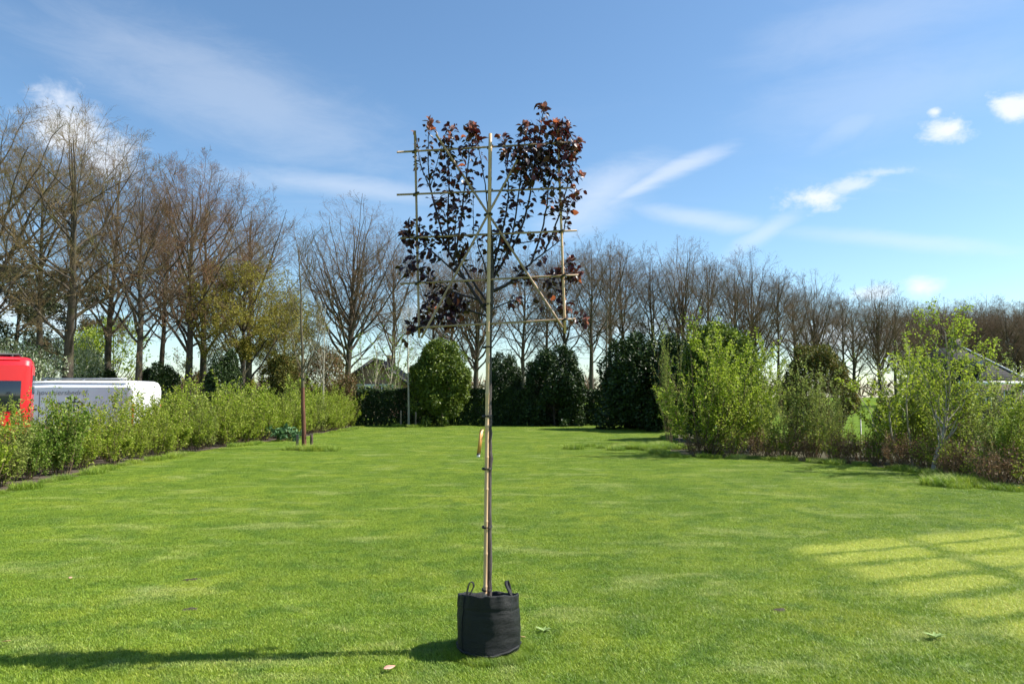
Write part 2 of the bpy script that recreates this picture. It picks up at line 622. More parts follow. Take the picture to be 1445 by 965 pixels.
M['black_plastic'] = plain('black_plastic', (0.022, 0.022, 0.024), 0.5)
M['glass_dark'] = plain('dark_glass', (0.012, 0.016, 0.022), 0.06, var=0.1, spec=0.9)
M['letter_grey'] = plain('grey_lettering', (0.26, 0.27, 0.265), 0.5, var=0.05)
M['letter_black'] = plain('black_lettering', (0.018, 0.02, 0.022), 0.5, var=0.05)
M['lamp_red'] = plain('tail_lamp', (0.45, 0.03, 0.015), 0.15, var=0.1)
M['lamp_orange'] = plain('orange_lamp', (0.75, 0.16, 0.02), 0.2, var=0.1)
M['brick'] = None
M['fence'] = plain('galvanised_wire', (0.16, 0.17, 0.15), 0.5, 0.5)
M['oldwood'] = plain('old_wood', (0.085, 0.060, 0.040), 0.85, var=0.4, scale=6, bump=0.6, stretch=(1, 6, 6))
M['stake'] = plain('grey_stake', (0.27, 0.205, 0.13), 0.85, var=0.35, scale=14, stretch=(1, 1, 0.2))


def paint(name, col, coat=0.6):
    m = plain(name, col, 0.32, var=0.04, scale=1.5)
    p = [n for n in m.node_tree.nodes if n.type == 'BSDF_PRINCIPLED'][0]
    p.inputs['Coat Weight'].default_value = coat
    p.inputs['Coat Roughness'].default_value = 0.08
    return m


M['white_paint'] = paint('white_paint', (0.80, 0.81, 0.82))
M['red_paint'] = paint('red_paint', (0.72, 0.012, 0.018))


def brick_mat():
    m, t, p, out = new_mat('brickwork')
    c = t.node('ShaderNodeTexCoord')
    b = t.node('ShaderNodeTexBrick')
    mp = t.mapping(c.outputs['Object'], rot=(R(90), 0, 0))
    t.l.new(mp, b.inputs['Vector'])
    b.inputs['Color1'].default_value = (0.30, 0.15, 0.10, 1)
    b.inputs['Color2'].default_value = (0.22, 0.11, 0.075, 1)
    b.inputs['Mortar'].default_value = (0.32, 0.28, 0.23, 1)
    b.inputs['Scale'].default_value = 1.0
    b.inputs['Mortar Size'].default_value = 0.008
    b.inputs['Brick Width'].default_value = 0.22
    b.inputs['Row Height'].default_value = 0.065
    t.l.new(b.outputs[0], p.inputs['Base Color'])
    p.inputs['Roughness'].default_value = 0.9
    return m


M['brick'] = brick_mat()


def tile_mat(name, col):
    m, t, p, out = new_mat(name)
    c = t.node('ShaderNodeTexCoord')
    w = t.node('ShaderNodeTexWave', wave_type='BANDS', bands_direction='Z')
    t.l.new(c.outputs['Object'], w.inputs[0])
    w.inputs['Scale'].default_value = 1.6
    w.inputs['Distortion'].default_value = 0.4
    n = t.noise(c.outputs['Object'], 5, 5, 0.6)
    k = t.ramp(n, [(0.3, tuple(x * 0.7 for x in col)), (0.7, tuple(x * 1.35 for x in col))])
    t.l.new(k, p.inputs['Base Color'])
    p.inputs['Roughness'].default_value = 0.75
    p.inputs['Specular IOR Level'].default_value = 0.15
    b = t.node('ShaderNodeBump')
    b.inputs['Strength'].default_value = 0.6
    b.inputs['Distance'].default_value = 0.04
    t.l.new(w.outputs[1], b.inputs['Height'])
    t.l.new(b.outputs[0], p.inputs['Normal'])
    return m


M['tile_dark'] = tile_mat('dark_roof_tiles', (0.024, 0.024, 0.025))
M['tile_grey_and_sunlit'] = tile_mat('grey_and_sunlit_roof_tiles', (0.060, 0.059, 0.056))  # grey tiles of the wing; also the painted sunlit tone of the hip
M['plaster'] = plain('white_plaster', (0.72, 0.71, 0.68), 0.8, var=0.08, scale=2)
M['grey_brick'] = plain('grey_brickwork', (0.12, 0.10, 0.085), 0.9, var=0.25, scale=6)
M['white_wood'] = plain('white_woodwork', (0.78, 0.78, 0.76), 0.5, var=0.06)
M['solar'] = plain('solar_panel', (0.012, 0.018, 0.045), 0.15, var=0.2)


def bag_mat():
    m, t, p, out = new_mat('woven_black_bag')
    c = t.node('ShaderNodeTexCoord')
    sp = t.node('ShaderNodeSeparateXYZ')
    t.l.new(c.outputs['Object'], sp.inputs[0])
    ang = t.math('ARCTAN2', sp.outputs[1], sp.outputs[0])
    w1 = t.math('SINE', t.math('MULTIPLY', ang, 330.0))
    w2 = t.math('SINE', t.math('MULTIPLY', sp.outputs[2], 1500.0))
    weave = t.math('MULTIPLY', w1, w2)
    n = t.noise(c.outputs['Object'], 7, 6, 0.6)
    dust = t.noise(c.outputs['Object'], 22, 5, 0.7)
    col = t.ramp(n, [(0.3, (0.005, 0.006, 0.0065)), (0.7, (0.010, 0.012, 0.013))])
    col = t.mix(t.remap(dust, 0.55, 0.8, 0.0, 0.22), col, (0.05, 0.055, 0.052))
    t.l.new(col, p.inputs['Base Color'])
    p.inputs['Roughness'].default_value = 0.55
    p.inputs['Specular IOR Level'].default_value = 0.38
    h = t.math('ADD', t.math('MULTIPLY', weave, 0.12), t.math('MULTIPLY', t.noise(t.mapping(c.outputs['Object'], scale=(1, 1, 2.6)), 11, 6, 0.62), 1.5))
    b = t.node('ShaderNodeBump')
    b.inputs['Strength'].default_value = 0.55
    b.inputs['Distance'].default_value = 0.012
    t.l.new(h, b.inputs['Height'])
    t.l.new(b.outputs[0], p.inputs['Normal'])
    return m


M['bag'] = bag_mat()

# ------------------------------------------------------------------ ground
LAWN = [(-7.6, -4), (-8.3, 5), (-8.8, 9.5), (-9.05, 12.5), (-9.6, 16), (-9.8, 19), (-9.75, 23.3), (-9.3, 30), (-8.7, 37),
        (-8.6, 42.9), (0, 43.1), (8.0, 43.2), (8.2, 38), (7.3, 33), (6.0, 28), (5.0, 24.5), (4.55, 22.2), (4.7, 21.0),
        (5.5, 20.5), (7.0, 20.2), (8.4, 18.7), (9.15, 17.8), (9.5, 16.2), (9.0, 14.6), (9.3, 13.5), (10.2, 11.5), (12, 8), (12.5, -4)]
mb = MB()
mb.ngon([(-1500, -300, -0.012), (1500, -300, -0.012), (1500, 2500, -0.012), (-1500, 2500, -0.012)])
tag(mb.build('meadow_ground', M['meadow']), kind='structure')
mb = MB()
mb.ngon([(x, y, 0.0) for x, y in LAWN])
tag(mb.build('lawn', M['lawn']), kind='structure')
mb = MB()
LB = [(x, y) for x, y in LAWN[:10]]
mb.ngon([(x + 0.25, y, -0.006) for x, y in LB] + [(x - 3.4, y, -0.006) for x, y in LB[::-1]])
tag(mb.build('planting_bed_soil', M['soil']), kind='structure')
mb = MB()
RB = LAWN[12:27]
mb.ngon([(x - 0.3, y - 0.1, -0.007) for x, y in RB[::-1]] + [(9.5, 33, -0.007), (16, 26, -0.007), (18, 18, -0.007), (20, 8, -0.007)])
tag(mb.build('planting_bed_litter', M['litter']), kind='structure')
mb = MB()
mb.ngon([(-32, 8, -0.008), (-11.6, 8, -0.008), (-12.6, 36, -0.008), (-32, 36, -0.008)])
tag(mb.build('gravel_drive', M['gravel']), kind='structure')


def inside(poly, P):
    x, y = P[:, 0], P[:, 1]
    r = np.zeros(len(P), bool)
    n = len(poly)
    for i in range(n):
        x0, y0 = poly[i]
        x1, y1 = poly[(i + 1) % n]
        c = ((y0 > y) != (y1 > y)) & (x < (x1 - x0) * (y - y0) / (y1 - y0 + 1e-12) + x0)
        r ^= c
    return r


# ---- mown grass: one clump tile, set out over the lawn (nobody could count the blades)
def grass_tile(mb, n, rad, hmin, hmax, w, lean=0.55):
    a = rng.uniform(0, 2 * math.pi, n)
    r = rad * np.sqrt(rng.uniform(0, 1, n))
    P = np.stack([r * np.cos(a), r * np.sin(a), np.zeros(n)], 1)
    h = rng.uniform(hmin, hmax, n)
    la = rng.uniform(0, 2 * math.pi, n)
    ln = rng.uniform(0.1, lean, n) * h * 1.5
    ld = np.stack([np.cos(la), np.sin(la), np.zeros(n)], 1)
    s = np.stack([-np.sin(la), np.cos(la), np.zeros(n)], 1) * (w * rng.uniform(0.6, 1.3, n))[:, None]
    midp = P + ld * (ln * 0.35)[:, None] + np.array([0, 0, 1]) * (h * 0.6)[:, None]
    tip = P + ld * ln[:, None] + np.array([0, 0, 1]) * h[:, None]
    V = np.stack([P - s / 2, P + s / 2, midp + s * 0.4, midp - s * 0.4, tip], 1).reshape(-1, 3)
    i = np.arange(n) * 5
    mb.add(V, np.stack([i, i + 1, i + 2, i + 3], 1))
    mb.f[3].append(np.stack([i + 3, i + 2, i + 4], 1) + mb.n - len(V))


def scatter_stuff(name, tile, pts, rots, scls, mat):
    """one object: its mesh holds the tile and the points, its node group sets the tile on the points"""
    nt = tile.n
    tile.add(pts)
    o = tile.build(name, mat)
    me = o.data
    a = me.attributes.new('is_spot', 'FLOAT', 'POINT')
    a.data.foreach_set('value', np.concatenate([np.zeros(nt), np.ones(len(pts))]).astype(np.float32))
    a = me.attributes.new('spot_turn', 'FLOAT_VECTOR', 'POINT')
    a.data.foreach_set('vector', np.concatenate([np.zeros((nt, 3)), np.stack([0 * rots, 0 * rots, rots], 1)]).astype(np.float32).ravel())
    a = me.attributes.new('spot_size', 'FLOAT_VECTOR', 'POINT')
    sv = scls if scls.ndim == 2 else np.stack([scls] * 3, 1)
    a.data.foreach_set('vector', np.concatenate([np.ones((nt, 3)), sv]).astype(np.float32).ravel())
    g = bpy.data.node_groups.new(name, 'GeometryNodeTree')
    g.interface.new_socket('Geometry', in_out='INPUT', socket_type='NodeSocketGeometry')
    g.interface.new_socket('Geometry', in_out='OUTPUT', socket_type='NodeSocketGeometry')
    N, L = g.nodes, g.links
    gi, go = N.new('NodeGroupInput'), N.new('NodeGroupOutput')
    na = N.new('GeometryNodeInputNamedAttribute')
    na.data_type = 'FLOAT'
    na.inputs[0].default_value = 'is_spot'
    cmp_ = N.new('ShaderNodeMath')
    cmp_.operation = 'GREATER_THAN'
    cmp_.inputs[1].default_value = 0.5
    L.new(na.outputs[0], cmp_.inputs[0])
    se = N.new('GeometryNodeSeparateGeometry')
    se.domain = 'POINT'
    L.new(gi.outputs[0], se.inputs[0])
    L.new(cmp_.outputs[0], se.inputs[1])
    ip = N.new('GeometryNodeInstanceOnPoints')
    L.new(se.outputs[0], ip.inputs['Points'])
    L.new(se.outputs[1], ip.inputs['Instance'])
    for nm, sk in (('spot_turn', 'Rotation'), ('spot_size', 'Scale')):
        q = N.new('GeometryNodeInputNamedAttribute')
        q.data_type = 'FLOAT_VECTOR'
        q.inputs[0].default_value = nm
        L.new(q.outputs[0], ip.inputs[sk])
    L.new(ip.outputs[0], go.inputs[0])
    o.modifiers.new('scatter', 'NODES').node_group = g
    return o


tile = MB()
grass_tile(tile, 7600, 0.46, 0.006, 0.024, 0.0040, 1.1)
step = 0.45
gx, gy = np.meshgrid(np.arange(-11, 13.5, step), np.arange(-1.0, 43.5, step))
P = np.stack([gx.ravel(), gy.ravel()], 1) + rng.uniform(-0.12, 0.12, (gx.size, 2))
P = P[inside(LAWN, P)]
P = P[np.abs(P[:, 0]) < 0.85 * np.maximum(P[:, 1], 0) + 3.0]
pts = np.concatenate([P, np.zeros((len(P), 1))], 1)
sc = np.stack([np.ones(len(P))] * 2 + [rng.uniform(0.75, 1.25, len(P))], 1)
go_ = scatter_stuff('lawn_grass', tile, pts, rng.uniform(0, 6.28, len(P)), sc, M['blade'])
tag(go_, 'short mown green grass of the lawn with yellow strips', 'grass', kind='stuff')

# longer grass left along the edge of the beds and round the staked tree
tile = MB()
grass_tile(tile, 900, 0.26, 0.05, 0.17, 0.006, 0.9)
ep = []
for i in list(range(1, 9)) + list(range(12, 26)):
    (x0, y0), (x1, y1) = LAWN[i], LAWN[i + 1]
    n = int(math.hypot(x1 - x0, y1 - y0) / 0.3) + 1
    for k in range(n):
        t_ = (k + random.random()) / n
        if random.random() < (0.28 if i < 10 else 0.75):
            ep.append((x0 + (x1 - x0) * t_ + random.uniform(-.15, .15), y0 + (y1 - y0) * t_ + random.uniform(-.15, .15), 0, random.uniform(0.5, 1.15)))
for c_, n in ((gp(432, 636), 9), (gp(574, 603), 4), (gp(905, 634), 26), (gp(1352, 684), 6)):
    for k in range(n):
        s_ = 0.35 if n < 20 else 0.9
        ep.append((c_.x + random.gauss(0, s_), c_.y + random.gauss(0, s_ * .8), 0, random.uniform(0.8, 1.5)))
for k in range(46):
    a5 = k / 46 * 2 * math.pi
    c_ = gp(690, 918)
    r5 = 0.225 + random.uniform(-0.005, 0.05)
    ep.append((c_.x + r5 * math.cos(a5), c_.y + r5 * math.sin(a5), 0, random.uniform(0.16, 0.34)))
ep = np.array(ep)
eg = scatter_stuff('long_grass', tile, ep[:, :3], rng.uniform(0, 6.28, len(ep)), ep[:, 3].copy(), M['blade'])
tag(eg, 'longer unmown grass tufts along the edges of the beds', 'grass', kind='stuff')


# ------------------------------------------------------------------ bare trees
def grow_children(Pp, Rp, k, t0, t1, ang, lens, up, n, r_ratio, wig=0.06, plen=None, env=None, tpow=1.0):
    """k children on each parent path; returns paths and radii"""
    B, m, _ = Pp.shape
    t = (rng.uniform(0, 1, (B, k)) ** tpow) * (t1 - t0) + t0
    pos = t * (m - 1)
    i0 = np.clip(pos.astype(int), 0, m - 2)
    fr = (pos - i0)[..., None]
    b = np.arange(B)[:, None]
    S = Pp[b, i0] * (1 - fr) + Pp[b, i0 + 1] * fr
    T = unit(Pp[b, i0 + 1] - Pp[b, i0])
    r0 = Rp[b, i0] * (1 - fr[..., 0]) + Rp[b, i0 + 1] * fr[..., 0]
    q = unit(np.cross(T, rng.normal(size=(B, k, 3))))
    a = rng.uniform(ang[0], ang[1], (B, k))[..., None]
    D = unit(T * np.cos(a) + q * np.sin(a))
    if plen is None:
        plen = np.linalg.norm(Pp[:, -1] - Pp[:, 0], axis=1)
    L = plen[:, None] * rng.uniform(lens[0], lens[1], (B, k)) * (1.15 - 0.55 * t)
    S, D, L, r0 = S.reshape(-1, 3), D.reshape(-1, 3), L.ravel(), r0.ravel()
    if env is not None:
        c, rad = env
        for _ in range(4):
            tip = S + D * L[:, None] + np.array([0, 0, 1]) * (L * up)[:, None]
            qn = np.linalg.norm((tip - c) / rad, axis=1)
            L = np.where(qn > 1.0, L * np.clip(1.0 - 1.1 * (qn - 1.0), 0.55, 1), L)
    s = np.linspace(0, 1, n)[None, :, None]
    w = np.cumsum(rng.normal(size=(len(S), n, 3)), axis=1) * wig
    w -= w[:, :1]
    Pc = S[:, None] + (D[:, None] * s + np.array([0, 0, 1.0]) * (up * s ** 2) + w * s ** 0.5 * 0.5) * L[:, None, None]
    rr = np.minimum(r0 * r_ratio, L * 0.022 + 0.004)
    Rc = rr[:, None] * (1 - 0.8 * np.linspace(0, 1, n)[None])
    return Pc, Rc


def bare_tree(name, H, W_, seed, trunk_r, bark, twig, fork=False, limb0=0.26, dens=1.0, leaves=None, up=0.35, lean=0.0, nl=13, limb1=0.85, low=3):
    global rng
    keep = rng
    rng = np.random.default_rng(seed)
    root = empty(name)
    env = (np.array([lean * H * 0.6, 0, H * 0.635]), np.array([W_ / 2, W_ / 2, H * 0.365]))
    n = 13
    s = np.linspace(0, 1, n)
    wig = np.cumsum(rng.normal(size=(n, 2)) * 0.012 * H * 0.35, axis=0)
    tp = np.stack([lean * H * s + wig[:, 0] * s, wig[:, 1] * s, s * H * 0.86], 1)
    tr = 0.84 * trunk_r * (1 - 0.93 * s ** 0.85)
    tr[0] *= 1.35
    Pp, Rp = tp[None], tr[None]
    if fork:
        f = tp[3:].copy()
        k = np.linspace(0, 1, len(f))
        f[:, 0] += np.sin(k * 1.4) * W_ * 0.25
        f[:, 2] *= 0.97
        g = np.stack([np.interp(np.linspace(0, 1, n), k, f[:, j]) for j in range(3)], 1)
        Pp = np.stack([tp, g])
        Rp = np.stack([tr, np.interp(np.linspace(0, 1, n), k, tr[3:] * 0.8)])
    tm = MB()
    tm.tubes(Pp, Rp, 9)
    # limbs: leave the trunk, bow outwards and rise to the rounded rim of the crown
    nl_ = nl * 2
    which = np.arange(nl_) % len(Pp)
    f = (np.arange(nl_) + rng.uniform(0, 1, nl_)) / nl_
    tl = limb0 + (limb1 - limb0) * f
    pos = tl * (n - 1)
    i0 = np.clip(pos.astype(int), 0, n - 2)
    S = Pp[which, i0] + (Pp[which, i0 + 1] - Pp[which, i0]) * (pos - i0)[:, None]
    rs = Rp[which, i0]
    az = np.arange(nl_) * 2.4 + rng.normal(size=nl_) * 0.35
    phi = np.clip(-0.42 + 1.7 * f + rng.normal(size=nl_) * 0.26, -0.6, 1.45)
    tgt = env[0] + env[1] * np.stack([np.cos(phi) * np.cos(az), np.cos(phi) * np.sin(az), np.sin(phi)], 1) * rng.uniform(0.72, 1.0, nl_)[:, None]
    tgt[:, 2] = np.maximum(tgt[:, 2], S[:, 2] + 0.06 * H)
    dv = tgt - S
    ctl = S + dv * np.array([0.52, 0.52, 0.40 - 0.3 * up * 0.3])
    u_ = np.linspace(0, 1, 10)[None, :, None]
    P1 = S[:, None] * (1 - u_) ** 2 + 2 * ctl[:, None] * u_ * (1 - u_) + tgt[:, None] * u_ ** 2
    w_ = np.cumsum(rng.normal(size=P1.shape), axis=1)
    w_ -= w_[:, :1]
    Ln = np.linalg.norm(dv, axis=1)
    P1 = P1 + w_ * 0.011 * Ln[:, None, None]
    R1 = np.minimum(rs * 0.62, 0.012 * Ln + 0.012)[:, None] * (1 - 0.86 * np.linspace(0, 1, 10)[None] ** 0.8)
    tm.tubes(P1, R1, 5)
    tm.build('trunk', bark, root, smooth=True)
    if low:
        Pl, Rl = grow_children(Pp, Rp, low, 0.12, 0.42, (0.95, 1.5), (0.08, 0.18), 0.05, 10, 0.10, 0.10, plen=np.full(len(Pp), H))
        P1, R1 = np.concatenate([P1, Pl]), np.concatenate([R1, Rl])
    cm = MB()
    P2, R2 = grow_children(P1, R1, int(9 * dens), 0.22, 1.0, (0.45, 1.1), (0.26, 0.50), up * 0.4, 6, 0.6, 0.08, env=env)
    cm.tubes(P2, np.maximum(R2, 0.0065), 4)
    if low:
        cm.tubes(Pl, Rl, 4)
    P3, R3 = grow_children(P2, R2, int(7 * dens), 0.10, 1.0, (0.5, 1.15), (0.32, 0.6), up * 0.22, 4, 0.6, 0.09, env=env)
    cm.tubes(P3, np.maximum(R3, 0.0042), 3)
    P4, R4 = grow_children(P3, R3, int(6 * dens), 0.08, 1.0, (0.45, 1.1), (0.36, 0.68), up * 0.15, 3, 0.7, 0.07)
    cm.tubes(P4, np.maximum(R4 * 0.75, 0.0029), 3)
    cm.build('crown', twig, root)
    if leaves:
        mat, frac, zmax, size = leaves
        tips = P4[:, -1]
        sel = (rng.uniform(size=len(tips)) < frac * np.clip((zmax * H - tips[:, 2]) / (0.25 * H), 0, 1))
        tips = tips[sel]
        q = np.repeat(tips, 4, axis=0) + rng.normal(size=(len(tips) * 4, 3)) * 0.12
        lm = MB()
        lm.leaves(q, rng.normal(size=q.shape) + [0, 0, -0.3], rng.normal(size=q.shape) + [0, 0, 1.0], size, size * 0.7)
        o = lm.build('young_leaves', mat, root)
        o['kind'] = 'stuff'
    rng = keep
    return root


T = {}
T['fan'] = Proto(bare_tree('bare_tree', 18, 10.2, 11, 0.36, M['bark'], M['twig'], dens=1.05, up=0.45, nl=15, limb0=0.24, limb1=0.6))
T['tall'] = Proto(bare_tree('bare_tree', 18, 8.8, 12, 0.33, M['bark'], M['twig'], dens=1.05, up=0.45, limb0=0.30, low=5))
T['slim'] = Proto(bare_tree('bare_tree', 18, 7.6, 23, 0.30, M['bark'], M['twig'], dens=1.05, up=0.5, lean=0.02, limb0=0.34, low=4))
T['fork'] = Proto(bare_tree('bare_tree', 18, 10.5, 31, 0.40, M['bark'], M['twig_olive'], fork=True, dens=1.0, limb0=0.24, up=0.4, nl=14))
T['russet'] = Proto(bare_tree('bare_tree', 17, 9.8, 44, 0.34, M['bark'], M['twig_red'], dens=1.1, limb0=0.27, up=0.4,
                              leaves=(M['leaf_yellow'], 0.10, 0.6, 0.09)))
T['wide'] = Proto(bare_tree('bare_tree', 17, 11.5, 52, 0.38, M['bark'], M['twig_olive'], dens=1.0, limb0=0.2, up=0.3, lean=-0.03, nl=14))
T['leafing'] = Proto(bare_tree('leafing_tree', 15, 9.0, 61, 0.33, M['bark'], M['twig_olive'], dens=1.05, limb0=0.18, up=0.35,
                               leaves=(M['leaf_yellow'], 1.0, 0.86, 0.13)))
PH = {'fan': 18, 'tall': 18, 'slim': 18, 'fork': 18, 'russet': 17, 'wide': 17, 'leafing': 15}
BIG_ROW = 'bare trees in the long row behind the garden'


def put_tree(kind, px, top, Y, label, rz=None, wide=1.0, group=BIG_ROW):
    h = at(px, top, Y).z
    k = h / (PH[kind] * 0.985)
    o = T[kind].place((at(px, 500, Y).x, Y, 0), random.uniform(0, 6.28) if rz is None else rz, (k * wide, k * wide, k))
    tag(o, label, 'tree', group)
    return o


put_tree('wide', -32, 118, 36, 'spreading bare tree whose limbs reach over the red van')
put_tree('slim', 60, 165, 45, 'slim straight bare tree behind where the red and white vans meet')
put_tree('fork', 97, 150, 38, 'thick grey-trunked bare tree forking low behind the white van')
put_tree('tall', 153, 190, 46, 'dark bare tree behind the middle of the white van', wide=0.95)
put_tree('tall', 196, 215, 40, 'dark-trunked bare tree with low ascending limbs behind the white van rear', rz=1.0)
put_tree('slim', 226, 250, 50, 'thin dark bare tree beside the round clipped evergreen')
put_tree('russet', 268, 222, 42, 'bare tree with russet crown beyond the planted row of shrubs', rz=2.2)
put_tree('russet', 288, 240, 47, 'twin-looking russet bare tree close behind another russet one', rz=4.0)
put_tree('leafing', 343, 330, 44, 'yellow-green leafing tree with stout pale trunk')
put_tree('tall', 352, 258, 52, 'bare tree rising over the yellow-green leafing tree', wide=1.15)
put_tree('leafing', 402, 400, 54, 'brownish leafing tree behind the staked young tree', rz=2.0)
put_tree('fan', 491, 283, 58, 'fan-shaped bare tree between the staked young tree and the brick gable', rz=0.4, wide=1.1)
put_tree('tall', 556, 318, 62, 'bare tree with pale trunk standing before the brick house', rz=2.6)
ROWL = {612: 'slim bare tree between the brick house and the sunlit light green evergreen',
        637: 'bare tree directly behind the sunlit light green evergreen',
        672: 'broad bare tree between the sunlit evergreen and the potted tree stem',
        738: 'bare tree between the narrow and the broad dark hedge evergreens',
        768: 'slim bare tree behind the top of the broad dark hedge evergreen',
        797: 'bare tree just past the broad dark hedge evergreen, set farther back',
        834: 'stout bare tree above the open hedge between two dark evergreens',
        857: 'slim bare tree directly behind the straight slender tree at the hedge',
        880: 'bare tree behind the very dark rounded evergreen on the lawn edge',
        922: 'bare tree behind where the two very dark evergreens meet',
        965: 'broad bare tree behind the half hidden dark evergreen',
        996: 'slim bare tree behind the bright green corner shrub of the bed',
        1036: 'bare tree behind the tall yellow-green topped evergreen',
        1064: 'broad bare tree behind the second bright green shrub from the corner',
        1096: 'slim bare tree between the yellow-green topped and the bronze evergreens',
        1122: 'distant bare tree just beside the bronze tinted evergreen',
        1150: 'broad distant bare tree right behind the bronze tinted evergreen top',
        1187: 'slim distant bare tree between the bronze evergreen and the meadow gap',
        1203: 'wide distant bare tree standing beyond the meadow gap',
        1240: 'broad distant bare tree behind the first lime green shrub',
        1262: 'last distant bare tree of the row, where the far wood begins'}
for kind, px, top, Y in [('slim', 612, 345, 72), ('tall', 637, 338, 78), ('fan', 672, 330, 66), ('tall', 738, 338, 70), ('slim', 768, 345, 80),
                         ('tall', 797, 332, 78), ('tall', 834, 326, 70), ('slim', 857, 328, 74), ('tall', 880, 338, 78)]:
    put_tree(kind, px, top, Y, ROWL[px], wide=1.06)
for kind, px, top, Y in [('tall', 922, 346, 77), ('fan', 965, 340, 76), ('slim', 996, 348, 79), ('tall', 1036, 352, 80), ('fan', 1064, 355, 83),
                         ('slim', 1096, 372, 85)]:
    put_tree(kind, px, top, Y, ROWL[px], wide=1.0)
for kind, px, top, Y in [('tall', 1122, 384, 92), ('fan', 1150, 386, 96), ('slim', 1187, 404, 100), ('wide', 1203, 412, 104), ('fan', 1240, 400, 104),
                         ('tall', 1262, 408, 108)]:
    put_tree(kind, px, top, Y, ROWL[px], wide=1.06)
WOOD = 'bare tree of the dense wood beyond the white-gabled house'
kinds = ['tall', 'fan', 'wide', 'slim', 'fork']
for k in range(26):
    px = 1282 + k * 9.5
    put_tree(kinds[k % 5], px, 424 + 5 * math.sin(k * 2.1), 118 + (k * 7 % 5) * 7, WOOD, wide=1.1, group='bare trees of the far wood')

# a far-off belt of woodland that reads as one brown mass at the horizon
wm = MB()
for k in range(420):
    x = rng.uniform(-330, 420)
    y = rng.uniform(300, 345)
    h = rng.uniform(9, 14)
    n = 26
    p0 = np.array([x, y, 0.0])
    S = np.repeat(p0[None], n, 0) + np.stack([np.zeros(n), np.zeros(n), rng.uniform(0.1, 0.6, n) * h], 1)
    D = unit(rng.normal(size=(n, 3)) * [1, 1, 0.5] + [0, 0, 1.1]) * (h * 0.45)
    wm.leaves(S, D, rng.normal(size=(n, 3)), h * 0.5, 0.55, fold=0.1)
tag(wm.build('distant_wood', M['twig']), 'brown belt of far-off bare woodland along the horizon', 'wood', kind='stuff')


# ------------------------------------------------------------------ leafy shrubs and small trees
def shrub(name, H, W_, n_stem, n_twig, n_leaf, lsize, seed, stem_m, leaf_m, z0=0.12, splay=0.5, stem_r=0.012, twig_up=0.4):
    """many upright stems from one base, twigs and small leaves; > stems, foliage"""
    global rng
    keep = rng
    rng = np.random.default_rng(seed)
    root = empty(name)
    n = 7
    a = rng.uniform(0, 2 * math.pi, n_stem)
    r0 = rng.uniform(0, 0.18 * W_, n_stem)
    base = np.stack([r0 * np.cos(a), r0 * np.sin(a), np.full(n_stem, -0.03)], 1)
    hh = H * (0.42 + 0.58 * rng.uniform(0, 1, n_stem) ** 1.6)
    out = W_ / 2 * rng.uniform(0.15, 1.0, n_stem) * splay * 2 * (1.05 - 0.45 * hh / H)
    s = np.linspace(0, 1, n)
    d = np.stack([np.cos(a), np.sin(a), np.zeros(n_stem)], 1)
    w = np.cumsum(rng.normal(size=(n_stem, n, 3)), axis=1) * 0.016 * H
    w -= w[:, :1]
    Ps = base[:, None] + d[:, None] * (s[None, :, None] ** 0.85 * out[:, None, None]) + np.array([0, 0, 1.0]) * (hh[:, None, None] * s[None, :, None]) + w * [1, 1, 0.3]
    Rs = stem_r * (1 - 0.75 * s)[None] * rng.uniform(0.6, 1.2, n_stem)[:, None]
    sm = MB()
    sm.tubes(Ps, Rs, 4)
    Pt, Rt = grow_children(Ps, Rs, n_twig, z0, 1.0, (0.4, 0.95), (0.18, 0.36), twig_up, 4, 0.6, 0.06)
    sm.tubes(Pt, np.maximum(Rt, 0.0022), 3)
    sm.build('stems', stem_m, root)
    allp = Pt
    idx = rng.integers(0, len(allp), n_leaf)
    tt = rng.uniform(0.1, 1, n_leaf) * 3
    i0 = np.clip(tt.astype(int), 0, 2)
    fr = (tt - i0)[:, None]
    q = allp[idx, i0] * (1 - fr) + allp[idx, i0 + 1] * fr + rng.normal(size=(n_leaf, 3)) * 0.025
    T_ = unit(allp[idx, i0 + 1] - allp[idx, i0])
    D = T_ * 0.6 + rng.normal(size=q.shape) * 0.7
    N = rng.normal(size=q.shape) * 0.7 + [0, 0, 1.0]
    sz = lsize * rng.uniform(0.6, 1.25, n_leaf)
    lm = MB()
    lm.leaves(q, D, N, sz, sz * 0.6)
    lm.build('foliage', leaf_m, root)
    rng = keep
    return root


